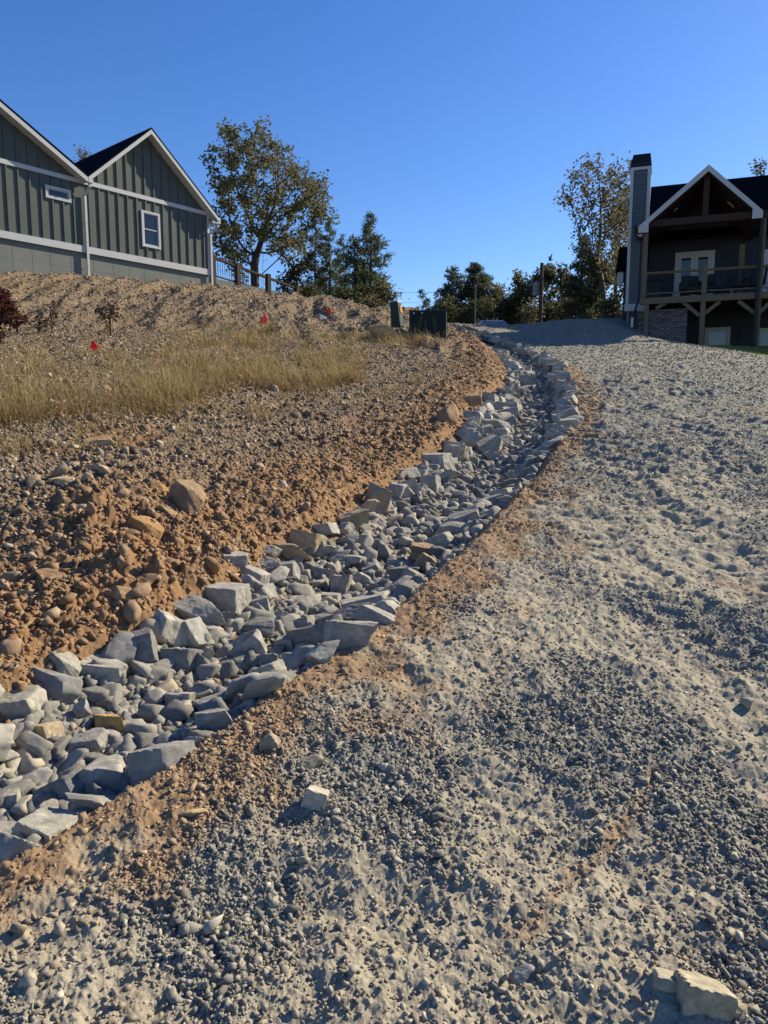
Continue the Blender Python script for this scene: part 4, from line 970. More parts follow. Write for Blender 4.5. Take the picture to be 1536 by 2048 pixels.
m = MB(); loft(m, [ring(-2.25,.72,.35,.62), ring(-2.15,.85,.25,.75), ring(-1.5,.9,.25,.88), ring(-.95,.91,.25,.97), ring(.6,.91,.25,1.0), ring(1.6,.9,.25,1.0), ring(2.2,.84,.3,.95), ring(2.3,.76,.4,.8)]); m.build('body', M_CAR, car, smooth=True)
m = MB(); loft(m, [ring(-.95,.80,.94,.98,.05), ring(-.3,.70,.94,1.42,.1), ring(.2,.68,.94,1.5,.1), ring(1.0,.68,.94,1.47,.1), ring(1.75,.76,.94,1.02,.05)]); m.build('cabin', M_CAR, car, smooth=True)
m = MB(); m.hexa([(-.70,-.87,1.03),(.70,-.87,1.03),(.70,-.85,1.03),(-.70,-.85,1.03),(-.58,-.37,1.385),(.58,-.37,1.385),(.58,-.35,1.385),(-.58,-.35,1.385)]); m.build('windshield', m_glass('windshield with painted sky tone', (.10,.11,.11), .25), car)  # sky reflection is put into the windshield's grey base colour
for sx in (-1, 1):
    for y in (-1.4, 1.4):
        m = MB(); m.cyl((sx*.74, y, .33), (sx*.93, y, .33), .33, 20); w_ = m.build('wheel', M_TYRE, car); m = MB(); m.cyl((sx*.9, y, .33), (sx*.94, y, .33), .2, 14); m.build('rim', M_STEEL, w_)
    m = MB(); m.box((sx*.62, -2.17, .62), (.34, .1, .14)); m.build('headlight', M_PANE, car, bevel=.03)
    m = MB(); m.box((sx*.98, -.75, 1.02), (.16, .1, .12)); m.build('mirror', M_CAR, car, bevel=.03)
# pad-mounted transformer box
M_BOX = paint('dark green utility cabinet paint', (.003,.013,.015), .6, .12, 6)
b0 = at(818, 682, 20.0); b1 = at(892, 682, 20.0); wd = (b1-b0).length; c = (b0+b1)/2; zt = ztop(855, 619, 20.0); gz0 = min(gzz(c.x-.5, 20), gzz(c.x+.5, 20), gzz(c.x, 19.8)); hh = zt-c.z
box = empty('utility_cabinet', (c.x, 20.0, c.z), R(-6)); tag(box, 'dark green metal utility cabinet with two round bolts on the bank', 'utility cabinet')
m = MB(); m.hexa([(-wd/2,0,.1),(wd/2,0,.1),(wd/2,.75,.1),(-wd/2,.75,.1),(-wd/2,.02,hh),(wd/2,.02,hh-.02),(wd/2,.75,hh-.02),(-wd/2,.75,hh)]); bb = m.build('cabinet', M_BOX, box, bevel=.015)
m = MB(); m.box((-.01, -.008, hh/2+.06), (.012, .018, hh-.16)); m.build('door_seam', M_BLACK, bb)
m = MB(); m.hexa([(-wd/2-.03,-.03,-.6),(wd/2+.03,-.03,-.6),(wd/2+.03,.8,-.6),(-wd/2-.03,.8,-.6),(-wd/2-.03,-.03,.098),(wd/2+.03,-.03,.098),(wd/2+.03,.8,.098),(-wd/2-.03,.8,.098)]); m.build('base', M_BOX, box, bevel=.01)
for x in (-wd/2+.13, -wd/2+.35):
    m = MB(); m.cyl((x, -.004, hh-.09), (x, .03, hh-.09), .05, 16); k_ = m.build('bolt_ring', M_BLACK, box); m = MB(); m.cyl((x, -.03, hh-.09), (x, -.005, hh-.09), .022, 10); m.build('bolt', M_WHITE, k_)
# leaning green pedestal with an orange side
c = at(799, 668, 21.0); ht = ztop(797, 601, 21.0)-c.z
pd = empty('cable_pedestal', (c.x-.02, 21.0, c.z-.15)); pd.rotation_euler = (R(3), R(-5), R(-28)); tag(pd, 'leaning dark green cable pedestal with an orange warning side', 'cable pedestal')
m = MB(); m.hexa([(-.13,-.1,0),(.13,-.1,0),(.13,.14,0),(-.13,.14,0),(-.13,-.1,ht-.25),(.13,-.1,ht-.25),(.13,.14,ht-.25),(-.13,.14,ht-.25)]); m.build('post', paint('dark green plastic', (.01,.022,.015), .5), pd, bevel=.02)
m = MB(); m.hexa([(-.15,-.12,.32),(.15,-.12,.32),(.15,.16,.32),(-.15,.16,.32),(-.13,-.1,ht+.12),(.13,-.1,ht+.12),(.13,.14,ht+.12),(-.13,.14,ht+.12)]); hc = m.build('hood', paint('green pedestal hood', (.012,.028,.018), .5), pd, bevel=.035)
m = MB(); m.hexa([(.152,-.03,.72),(.156,-.03,.72),(.156,.11,.72),(.152,.11,.72),(.142,-.03,ht),(.146,-.03,ht),(.146,.1,ht),(.142,.1,ht)]); m.build('warning_decal', paint('orange decal', (.42,.19,.03), .7), hc)
m = MB(); m.tube([(.1,-.02,.1), (.2,-.05,.25), (.24,-.1,.02), (.2,-.2,-.2)], .03, 8); m.build('cable_conduit', paint('pale grey pvc', (.5,.5,.46), .6), pd)
# marker flags
def m_flag():
    t = NT('fluorescent red flag film'); t.color((.85,.045,.03)).rough(.5); tr = t.n.new('ShaderNodeBsdfTranslucent'); tr.inputs[0].default_value = (.95,.09,.06,1)
    mx = t.n.new('ShaderNodeMixShader'); mx.inputs[0].default_value = .5; t.l.new(t.b.outputs[0], mx.inputs[1]); t.l.new(tr.outputs[0], mx.inputs[2]); t.l.new(mx.outputs[0], t.n['Material Output'].inputs['Surface']); return t.m
M_FLAG = m_flag(); M_WIRE = paint('flag wire', (.3,.28,.25), .5)
def flag(px, pyt, pyb, wpx, kind, label):
    g = hit_ground(px, pyb+14, macro_z); Y = g.y; e = empty('marker_flag', (g.x, Y, g.z)); tag(e, label, 'marker flag', 'red marker flags on the bank')
    top = at(px, pyt, Y).z-g.z; bot = at(px, pyb, Y).z-g.z; w = wpx*Y/F
    m = MB(); m.tube([(0,0,-.1), (0,0,top)], .0035, 5); m.build('wire', M_WIRE, e)
    h = top-bot
    if kind == 'diamond': v = [(0,0,top), (w*.55,.03,top-h*.55), (0,.015,bot), (-w*.45,-.01,top-h*.6)]; f = [(0,3,1),(3,2,1)]
    else: v = [(0,0,top), (w*.5,.03,top-h*.25), (w*.38,.05,bot+h*.06), (w*.05,.02,bot), (-w*.42,-.03,bot+h*.12), (-w*.38,-.03,top-h*.5)]; f = [(0,5,4,3),(0,3,2,1)]
    n = len(v); me_v = v+[(a, b+.0015, c_) for a, b, c_ in v]; m = MB(); m.poly(me_v, f+[tuple(reversed([i+n for i in q_])) for q_ in f]); fl_ = m.build('flag', M_FLAG, e)
    return e, fl_, top, h, w
e1, f1, tp1, h1, w1_ = flag(188, 679, 704, 15, 'diamond', 'nearest red marker flag, diamond-shaped with dark printed marks')
m = MB()   # dark printed strokes on the nearest flag, set just proud of it
for k, (dx, dz) in enumerate(((-.10,-.40),(.10,-.34),(-.02,-.52),(.14,-.55),(-.16,-.62),(.04,-.68),(0,-.28))):
    x = dx*w1_; z = tp1+dz*h1; yy = -.012 if dx < .05 else -.002; m.beam((x-.1*w1_, yy-.004, z-.02*h1), (x+.1*w1_, yy-.002, z+.04*h1), .0012, .045*h1, up=(0,0,1))
m.build('printed_marks', paint('dark print', (.09,.01,.01), .7), f1)
flag(528, 630, 648, 13, 'tri', 'red marker flag standing at the back of the dry grass')
flag(658, 613, 629, 8, 'tri', 'farthest and smallest red marker flag, high on the mound')
g = hit_ground(645, 641, macro_z); m = MB(); S_ = g.y/F; m.box((0,0,5*S_), (13*S_, .05, 10*S_)); o = m.build('plastic_scrap', paint('pale plastic', (.45,.46,.47), .5), None, bevel=.01); o.location = g; o.rotation_euler = (R(-20), R(15), R(20)); tag(o, 'pale grey scrap of plastic on the mound below the farthest flag', 'plastic scrap')
a = at(920, 687, 22.3); b = at(988, 689, 21.6); a.z = gzz(a.x, a.y)+.02; m = MB(); b = at(988, 689, 21.3); m.cyl(a, b, .045, 12); tag(m.build('drain_pipe', M_BLACK), 'black drain pipe sticking out across the top of the ditch', 'pipe')

# ------------------------------------------------------------------ stones
def ico(sub):
    bm = bmesh.new(); bmesh.ops.create_icosphere(bm, subdivisions=sub, radius=1); bm.verts.ensure_lookup_table()
    V = np.array([v.co[:] for v in bm.verts]); Fc = np.array([[v.index for v in f.verts] for f in bm.faces]); bm.free(); return V, Fc
def rock_shape(V, rg, nplanes=9, p=16, block=0):
    """a chunk of broken rock: the unit sphere cut down by random planes, edges slightly worn"""
    n = rg.normal(0, 1, (nplanes, 3)); d = rg.uniform(.48, .85, nplanes)
    if block: n = np.concatenate([np.array([[1,0,0],[-1,0,0],[0,1,0],[0,-1,0],[0,0,1],[0,0,-1.]])+rg.normal(0, block, (6,3)), rg.normal(0, 1, (2,3))]); d = np.concatenate([rg.uniform(.5, .62, 6), [.78,.8]])
    n /= np.linalg.norm(n, axis=1)[:,None]
    n = np.concatenate([n, -n[:3]+rg.normal(0, .18, (3,3))]); n /= np.linalg.norm(n, axis=1)[:,None]; d = np.concatenate([d, rg.uniform(.55, .8, 3)])
    q = np.maximum(V@n.T, 0)/d[None]; r = ((q**p).sum(1)+.62**p)**(-1/p); W_ = V*r[:,None]
    W_ /= (W_.max(0)-W_.min(0))/2; W_ -= (W_.max(0)+W_.min(0))/2; return W_
def big_rock(seed):
    V, Fc = ico(5 if seed < 16 else 4); rg = np.random.default_rng(seed+500); W_ = rock_shape(V, rg, 6 if seed % 3 else 8, 60 if seed % 2 else 36, block=(.07 if seed > 21 else .24 if seed % 2 else 0))
    nr = W_/np.linalg.norm(W_, axis=1)[:,None]; off = Vector((seed*7.3, 1.7, 0)); d = np.zeros(len(W_))
    for i, p in enumerate(W_):
        v = Vector(p); d[i] = .045*mnoise.fractal(v*1.7+off, .6, 2.1, 4) + .018*mnoise.fractal(v*7+off, .7, 2.2, 3) - .05*max(0, mnoise.noise(v*2.6+off*2)-.25)
    me = np_mesh('rock', W_+nr*d[:,None], Fc, smooth=True); me.set_sharp_from_angle(angle=R(38)); return me
def m_rock():
    t = NT('quarried grey granite'); v = t.coord(); oi = t.n.new('ShaderNodeObjectInfo'); vv = t.n.new('ShaderNodeVectorMath'); vv.operation = 'ADD'
    t.l.new(v, vv.inputs[0]); cmb = t.n.new('ShaderNodeCombineXYZ'); m_ = t.math('MULTIPLY', oi.outputs['Random'], 37.0)
    t.l.new(m_, cmb.inputs[0]); t.l.new(cmb.outputs[0], vv.inputs[1]); vec = vv.outputs[0]
    base = t.ramp(t.noise(1.6, 6, .65, vec), [(.28,(.19,.181,.16)),(.5,(.30,.284,.25)),(.72,(.45,.424,.36))])
    base = t.mix(t.ramp(t.noise(3.5, 6, .7, vec), [(.56,0.0),(.68,.55)]), base, (.46,.40,.30))
    base = t.mix(t.ramp(t.noise(2.4, 5, .7, t.mp(vec, (1,1,2.4))), [(.60,0.0),(.70,.5)]), base, (.14,.14,.14))
    base = t.mix(1.0, base, oi.outputs['Color'], 'MULTIPLY')
    base = t.mix(.35, base, t.ramp(t.noise(40, 4, .75, vec), [(.3,.32),(.5,.52),(.72,.8)]), 'OVERLAY')
    t.color(base).rough(.85); t.bump(t.noise(16, 8, .75, vec), .42, .05); return t.m
M_ROCK = m_rock()
ROCKS = [big_rock(i) for i in range(25)]
for me in ROCKS: me.materials.append(M_ROCK)
CR = Matrix.Rotation(R(90)-PITCH, 3, 'X')
nrock = [0]; PLACED = []
def put_rock(name, P, w, h, d, ang, label, cat, group, tint=(1,1,1), var=None, spin=0):
    k = nrock[0]; nrock[0] += 1; me = ROCKS[(k*7+3) % 22 if var is None else var]
    o = bpy.data.objects.new(name, me); C.objects.link(o); o.location = P
    o.rotation_euler = (CR @ Matrix.Rotation(R(ang), 3, 'Z') @ Matrix.Rotation(spin, 3, 'Y')).to_euler()
    sx = 1 if k % 2 else -1
    o.scale = (w/2*sx, h/2, d/2); j = .9+.2*((k*37) % 11)/10; o.color = (tint[0]*j, tint[1]*j, tint[2]*j, 1)
    PLACED.append((P.x, P.y, max(w, h)*.5)); return tag(o, label, cat, group)
def rock_px(px, py, w, h, ang=0, label=None, cat='rock', group=None, name='riprap_rock', tint=(1,1,1), var=None, zf=macro_z, sink=.18, kd=.8):
    g = hit_ground(px, py+h*.38, zf); Y = g.y; c = at(px, py, Y); dep = Y*1.0
    S = (Y*ct-(c.z-EYE)*st_)/F; ww, hh = w*S, h*S; dd = (ww*hh)**.5*kd
    c = c + Vector((0, dd*.30, 0)); S2 = (c.y*ct-(c.z-EYE)*st_)/F; c = at(px, py, c.y); ww, hh = w*S2, h*S2
    return put_rock(name, c, ww*1.24, hh*1.22, dd*1.1, ang, label, cat, group, tint, var)
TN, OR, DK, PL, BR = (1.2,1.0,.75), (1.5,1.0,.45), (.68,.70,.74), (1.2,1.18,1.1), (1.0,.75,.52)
HAND = [
 (44,1416,85,66,-5,'big blocky pale grey rock at the left edge, upper side of the ditch',PL),
 (31,1471,58,44,0,'grey rock with a flat top just below the big blocky one at the left edge',None),
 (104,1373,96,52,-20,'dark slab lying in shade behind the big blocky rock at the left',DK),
 (125,1333,60,42,-25,'small pale knob of rock at the left end of the notched slab',PL),
 (200,1342,82,44,-12,'pale flat slab with a notched lower edge on the bank side',PL),
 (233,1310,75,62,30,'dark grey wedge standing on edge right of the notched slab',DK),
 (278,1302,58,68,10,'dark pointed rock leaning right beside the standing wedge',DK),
 (340,1263,58,84,25,'tall smooth rounded rock leaning left, against the clay bank',PL),
 (384,1269,46,60,25,'pale narrow rock tucked right of the tall leaning rock',None),
 (394,1230,92,64,-30,'largest sloping slab on the bank side with a cast shadow across it',None),
 (446,1197,88,56,-8,'lumpy angular rock resting on the upper end of the largest slab',None),
 (459,1243,50,40,30,'darker rock below the lumpy angular rock',DK),
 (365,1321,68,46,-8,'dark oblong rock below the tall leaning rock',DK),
 (407,1315,40,36,0,'pale rounded rock at the right end of the dark oblong rock',PL),
 (218,1453,57,42,0,'orange-tan rock, the only bright rusty one in the near ditch',OR),
 (484,1388,80,62,20,'big rounded boulder in the driveway-side row, with a lit end',None),
 (436,1412,52,42,20,'rough rock left of the big rounded boulder in the driveway-side row',None),
 (420,1445,58,32,15,'flattish dark rock on the driveway side, below the rough rock',DK),
 (358,1406,54,38,0,'peaked rock in the middle of the near ditch',None),
 (335,1490,72,42,15,'long rock in the driveway-side row, third from the big rounded boulder',PL),
 (268,1523,80,40,12,'low pale rock with a small knob at its right end, driveway side',PL),
 (206,1562,88,74,35,'big smooth rock with a pointed right end overhanging the driveway dirt',None),
 (185,1490,64,48,-5,'chunky grey rock behind the big smooth overhanging one',None),
 (140,1530,64,44,10,'flat-topped grey block left of the big smooth overhanging rock',None),
 (130,1590,86,66,20,'dark pyramid-shaped rock in the near driveway-side row',DK),
 (78,1647,40,76,-35,'leaning narrow slab standing on edge near the bottom left',None),
 (16,1684,70,52,-5,'pale slab cut off by the left edge, lowest rock of the ditch',PL),
 (58,1565,72,36,15,'low grey rock left of the dark pyramid-shaped rock',None),
 (20,1608,32,44,0,'small pale pointed rock near the left edge',PL),
 (163,1425,30,50,-20,'oblong brick-like stone standing among the small stones',None),
 (92,1468,50,40,10,'tan-grey stone left of the orange-tan rock',TN),
 (536,1136,44,40,-30,'grey rock with a slanted top at the clay bank, above the ditch bend',None),
 (504,1156,54,40,-30,'grey rock leaning on the slanted-top rock by the bank',None),
 (585,1110,66,38,-8,'long tan-grey rock lying at the foot of the clay',TN),
 (617,1086,64,40,-15,'tan rock with a brown-stained face beside the clay bank',TN),
 (702,1040,52,56,-25,'large pointed rock standing against the bank below the paired tan rocks',TN),
 (752,1003,44,52,-25,'tall tan rock leaning on the bank, upper of a pair',TN),
 (738,1022,38,38,10,'blocky tan rock, lower of the pair by the bank',TN),
 (739,1208,92,34,14,'long pale white-dusted slab in the driveway-side row',PL),
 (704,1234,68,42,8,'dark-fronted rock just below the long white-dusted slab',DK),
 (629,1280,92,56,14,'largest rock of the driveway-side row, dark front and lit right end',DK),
 (788,1178,66,38,8,'rounded rock above the long white-dusted slab',None),
 (812,1150,62,38,20,'dark sloping rock in the driveway-side row, below the brown ones',DK),
 (851,1130,36,42,10,'brownish upright rock with a lit side in the driveway-side row',BR),
 (851,1106,54,34,-20,'rounded rusty brown rock near the clay spill in the ditch',BR),
 (592,1324,70,42,15,'rock with a faceted top between the largest row rock and the big boulder',None),
 (538,1352,62,44,15,'pale faceted rock right of the big rounded boulder',PL),
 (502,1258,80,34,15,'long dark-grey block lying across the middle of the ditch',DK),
 (492,1302,68,52,30,'upright grey rock with a shaded left face in mid ditch',None),
 (603,1207,64,30,6,'long flat pale rock in the middle of the ditch',PL),
 (515,1217,42,38,10,'cube-like grey rock in the middle of the ditch',None),
]
_ones_ = 'first second third fourth fifth sixth seventh eighth ninth tenth eleventh twelfth thirteenth fourteenth fifteenth sixteenth seventeenth eighteenth nineteenth twentieth'.split()
SMALL = [(498,1170,44,36,0),(526,1184,42,30,10),(681,1173,40,42,0),(678,1119,46,28,10),(700,1123,54,28,10),(570,1292,44,36,0),(586,1167,52,24,0),(644,1153,42,30,-10),
 (640,1240,44,34,-20),(560,1240,36,34,0),(610,1250,38,30,10),(664,1200,36,26,0),(720,1160,36,26,0),(745,1140,36,26,10),(650,1105,36,26,0),(690,1080,44,26,0),(930,1033-160,36,30,0)]
G_HAND = 'named large rocks of the riprap ditch'
for (px, py, w, h, a, lab, tint) in HAND: rock_px(px, py, w, h, a, lab, 'rock', 'large riprap rocks lining the ditch', tint=tint or (1,1,1))
SMALL.sort(key=lambda q: q[0])
for i_, (px, py, w, h, a) in enumerate(SMALL): rock_px(px, py, w, h, a, 'medium grey rock, %s from the left among those filling the ditch bend' % _ones_[i_], 'rock', 'medium rocks at the ditch bend')
FAR = [(930,872,36,30,0),(946,838,36,28,-10),(982,801,32,24,-10),(1008,818,32,26,-10),(904,897,40,24,-10),(886,958,36,32,0),(862,970,38,34,0),(838,985,34,30,20),(813,992,34,36,0),(960,825,28,22,0),(990,838,26,24,0),(790,985,36,40,-20),(930,905,30,24,0),(955,880,28,22,-10),(975,862,28,24,0),
 (1131,814,34,30,0),(1122,838,30,20,0),(1116,858,30,20,0),(1097,886,40,26,10),(1084,905,36,22,10),(1062,930,40,24,15),(1042,955,42,26,15),(1021,972,40,24,15),(1008,990,48,24,15),(980,1008,50,26,15),(955,1022,56,32,15),(930,1042,52,34,15),(905,1062,50,32,15),(880,1085,46,30,15)]
FAR.sort(key=lambda q: -q[1]); cn_ = {'driveway': 0, 'bank': 0}
for (px, py, w, h, a) in FAR:
    sd_ = 'driveway' if (px > 1035 or py > 965) and px > 875 else 'bank'; cn_[sd_] += 1
    rock_px(px, py, w, h, a, 'broken grey rock, %s going uphill on the %s side of the mid ditch' % (_ones_[cn_[sd_]-1], sd_), 'rock', 'rocks along the climbing ditch, %s side' % sd_, tint=PL if (px+py) % 3 == 0 else (1,1,1))
rg = np.random.default_rng(99)
_ones = 'first second third fourth fifth sixth seventh eighth ninth tenth eleventh twelfth thirteenth fourteenth fifteenth sixteenth seventeenth eighteenth nineteenth'.split()
def ordinal(n):
    if n < 20: return _ones[n-1]
    t = ['twenty','thirty','forty','fifty','sixty','seventy','eighty','ninety'][n//10-2]
    return (t[:-1]+'ieth') if n % 10 == 0 else t+'-'+_ones[n % 10-1]
def look(o):
    w, h = o.scale[0], o.scale[1]; return ('pale ' if o.color[0] > 1.1 else 'dark ' if o.color[0] < .95 else 'grey ')+('long' if abs(w) > 1.6*h else 'upright' if h > abs(w) else 'blocky')
def row_rocks(edge, y0, y1, dx, step, where, grp, smin, smax, nmax):
    Y = y0; n = 0
    while Y < y1 and n < nmax:
        X = float(edge(np.array([Y]))[0]) + dx + rg.normal(0, .06); s = rg.uniform(smin, smax); z = float(macro_z(np.array([X]), np.array([Y]))[0])
        if all((X-a)**2+(Y-b)**2 > (.58*(c+s*.4))**2 for a, b, c in PLACED):
            n += 1; o = put_rock('riprap_rock', Vector((X, Y, z+s*.22)), s*rg.uniform(1, 1.4), s*rg.uniform(.65, .9), s*.9, rg.uniform(-25, 25), 'x', 'rock', grp, tint=PL if rg.random() < .4 else (1,1,1), spin=rg.uniform(-.5, .5))
            o['label'] = '%s rock, %s going uphill in %s' % (look(o), ordinal(n), where)
        dxy = abs(float(edge(np.array([Y+.3]))[0])-float(edge(np.array([Y]))[0]))/.3
        Y += step*rg.uniform(.8, 1.2)/math.hypot(1, dxy)
row_rocks(XR, 2.0, 5.6, -.04, .17, 'the gaps of the near driveway-side row', 'near driveway-side row of ditch rocks', .13, .2, 14)
row_rocks(XL, 2.4, 8, .02, .17, 'the gaps of the near bank-side row', 'near bank-side row of ditch rocks', .13, .22, 20)
row_rocks(XR, 8.5, 30, -.03, .21, 'the far driveway-side row of the ditch', 'far driveway-side row of ditch rocks', .19, .31, 84)
row_rocks(XL, 8.0, 29, .15, .23, 'the far bank-side row of the ditch', 'far bank-side row of ditch rocks', .19, .33, 72)
row_rocks(XL, 9.0, 20, .45, .42, 'the second row inside the far bank-side row', 'far bank-side row of ditch rocks', .2, .36, 22)
print('riprap individuals', nrock[0])
# boulders and loose stones elsewhere
BC, BO, BP = (1.05,.70,.42), (1.15,.72,.36), (1.45,1.15,.82)
for (px, py, w, h, a, lab, tint) in [
 (371,1000,60,66,-20,'squarish brown boulder standing upright on the clay mound',(.85,.62,.42)),
 (345,1036,56,34,-15,'brown boulder under the squarish upright one',(1.0,.75,.5)),
 (288,1062,62,46,-15,'rough ochre boulder jutting over a dark hollow in the clay',BO),
 (316,983,38,30,-20,'ochre chunk just left of the squarish upright boulder',BO),
 (240,1078,60,38,-10,'brown clod left of the rough ochre boulder',BC),
 (195,942,56,24,-8,'flat pale sandy rock on the mid bank',BP),(122,966,46,24,10,'small mound-shaped rock left of the flat pale sandy one',BP),
 (203,888,42,20,0,'pale tan rock just below the dry grass',BP),(198,1140,46,36,-30,'reddish brown clod of clay in the lower bank',BC),
 (110,1160,66,38,0,'large cracked clod of clay near the left edge',BC),(286,1172,50,42,0,'rounded clay clod above the sloping riprap slab',BC),(243,1196,52,42,0,'crumbly clay clod left of the rounded one',BC),
 (50,1190,38,20,20,'oblong pale stone beside the large cracked clod',BP),(315,1108,34,32,0,'ochre block in the middle of the lower clay',BO),(372,1100,34,24,-20,'ochre chunk right of the ochre block',BO),(392,1122,46,13,4,'thin flat pale stone lying on the clay',BP),
 (895,832,40,44,0,'reddish boulder half sunk in the bank above the climbing ditch',(.95,.62,.42)),(942,805,36,30,0,'dark clod at the bank toe next to the ditch rocks',(.9,.62,.42)),
 (766,668,50,28,0,'pale tan boulder in the grass left of the utility cabinet',(1.5,1.15,.75)),(855,1005+0,1,1,0,None,None),
 (630,1600,40,38,-15,'loose pale grey cube-like rock alone on the driveway with a long shadow',(1.45,1.38,1.2)),
 (618,1528,44,32,-10,'half-buried brown rock above the loose pale rock',(1.0,.9,.7)),(541,1488,34,36,0,'rounded tan rock at the edge of the gravel near the ditch',(1.1,.98,.78)),
 (1345,1980,70,50,-10,'grey block touching the cracked slab at the bottom right',(1.1,1.05,.9)),(1402,2002,92,70,-22,'pale slab with a crack along it at the bottom right',(1.35,1.25,1.0)),
 (1042,1950,42,34,-10,'grey rounded rock near the bottom centre right',None),(380,1631,66,26,22,'flat tan flagstone pressed in the dirt beside the ditch',(1.5,1.2,.75)),(785,1335,28,14,5,'small flat tan stone on the driveway shoulder',(1.5,1.2,.8)),
 (1467,2018,42,26,0,'smooth stone right of the cracked slab',(1.2,1.1,.85)),(1240,1830,34,24,-25,'pale sharp stone right of the clay streak',(1.3,1.25,1.1)),(40,1735-300,1,1,0,None,None)]:
    if lab is None: continue
    nm = 'clay_clod' if 'clod' in lab else ('boulder' if 'boulder' in lab else 'loose_rock')
    rock_px(px, py, w, h, a, lab, 'clod' if nm == 'clay_clod' else ('boulder' if nm == 'boulder' else 'rock'), None, name=nm, tint=tint or (1,1,1), var=(22+px % 3) if px in (630,1402,1345) else 2*((px*3+py) % 11))

# ------------------------------------------------------------------ loose small stone: countless, one object each
def gi(X, Y):
    r = np.hypot(X, Y); a = np.arctan2(X, Y); i = np.clip(np.searchsorted(rs, r)-1, 0, NR-2); j = np.clip(np.rint((a-A0)/(A1-A0)*(NA-1)).astype(int), 0, NA-2); return i*NA+j
def m_small(name, stops, rough=.9, warm=None):
    t = NT(name); v = t.coord(); c = t.ramp(t.attr('tint'), stops)
    if warm: c = t.mix(t.attr('warm'), c, warm)
    c = t.mix(.4, c, t.ramp(t.noise(75, 4, .7, v), [(.3,.3),(.5,.5),(.75,.78)]), 'OVERLAY'); t.color(c).rough(rough); t.bump(t.noise(60, 5, .7, v), .4, .01); return t.m
def hull_set(nv, nvar, rg):
    """angular splinters: hulls of nv points, every one a corner of the stone"""
    VV = []; FF = []
    while len(VV) < nvar:
        p = []
        while len(p) < nv:
            q = rg.normal(0, 1, 3); q /= np.linalg.norm(q)
            if all(np.linalg.norm(q-r) > 1.35/math.sqrt(nv) for r in p): p.append(q)
        bm = bmesh.new(); vs = [bm.verts.new(q) for q in p]; bm.verts.index_update(); bmesh.ops.convex_hull(bm, input=vs); bm.verts.index_update(); bmesh.ops.recalc_face_normals(bm, faces=bm.faces)
        f = [[v.index for v in fc.verts] for fc in bm.faces]; ok = len(bm.verts) == nv and len(f) == 2*nv-4; bm.free()
        if ok:
            w = np.array(p); w = np.sign(w)*np.abs(w)**.85; w /= (w.max(0)-w.min(0))/2; w -= (w.max(0)+w.min(0))/2; VV.append(w); FF.append(f)
    return np.stack(VV), np.array(FF)
def scatter(name, P, size, dims, mat, label, seed, sub=1, nvar=24, tint=None, warm=None, tilt=.5, group=None, cat=None, cut=False):
    rg = np.random.default_rng(seed); n = len(P)
    if cut:
        V, Fc = ico(sub); VV = np.stack([rock_shape(V, rg, 5, 60, block=(0 if i_ % 3 == 0 or sub == 2 else .3))+rg.normal(0, {1:.06,2:.04,3:.012}[sub], V.shape) for i_ in range(nvar)]); FF = np.stack([Fc]*nvar)
    else: VV, FF = hull_set({0: 6, 1: 7, 2: 9}[sub], nvar, rg)
    k = rg.integers(0, nvar, n)
    yaw = rg.uniform(0, 2*np.pi, n); ax = rg.normal(0, tilt, n); ay = rg.normal(0, tilt, n); c, s = np.cos, np.sin
    Rz = np.zeros((n,3,3)); Rz[:,0,0] = c(yaw); Rz[:,0,1] = -s(yaw); Rz[:,1,0] = s(yaw); Rz[:,1,1] = c(yaw); Rz[:,2,2] = 1
    Rx = np.zeros((n,3,3)); Rx[:,0,0] = 1; Rx[:,1,1] = c(ax); Rx[:,1,2] = -s(ax); Rx[:,2,1] = s(ax); Rx[:,2,2] = c(ax)
    Ry = np.zeros((n,3,3)); Ry[:,1,1] = 1; Ry[:,0,0] = c(ay); Ry[:,0,2] = s(ay); Ry[:,2,0] = -s(ay); Ry[:,2,2] = c(ay)
    M_ = Rz@Rx@Ry; sc = size[:,None]*.5*dims
    v = VV[k]*sc[:,None,:]; v = np.einsum('nij,nvj->nvi', M_, v)+P[:,None,:]
    V = VV[0]; f = (np.arange(n)*len(V))[:,None,None]+FF[k]; at_ = {'tint': np.repeat(rg.random(n) if tint is None else tint, len(V))}
    if warm is not None: at_['warm'] = np.repeat(warm, len(V))
    o = link(name, np_mesh(name, v.reshape(-1,3), f.reshape(-1,3), at_), mat)
    return tag(o, label, cat or name.replace('_', ' '), group, 'stuff')
M_GRAV = m_small('crushed grey gravel', [(0,(.12,.114,.098)),(.4,(.205,.192,.16)),(.75,(.30,.28,.228)),(1,(.46,.42,.335))], warm=(.30,.205,.12))
M_CHIP = m_small('shale chips and clods', [(0,(.085,.06,.04)),(.4,(.175,.128,.085)),(.75,(.28,.215,.15)),(1,(.44,.36,.26))], warm=(.27,.145,.065))
M_FILL = m_small('small broken riprap', [(0,(.13,.124,.112)),(.5,(.22,.208,.183)),(.8,(.31,.285,.235)),(1,(.40,.32,.215))])
def polar(n, r0, r1, seed, a=31.5, pw=1.0):
    rg = np.random.default_rng(seed); u = rg.random(n); r = r0*(r1/r0)**(u**pw); th = R(1)*rg.uniform(-a, a, n); return r*np.sin(th), r*np.cos(th), r, rg
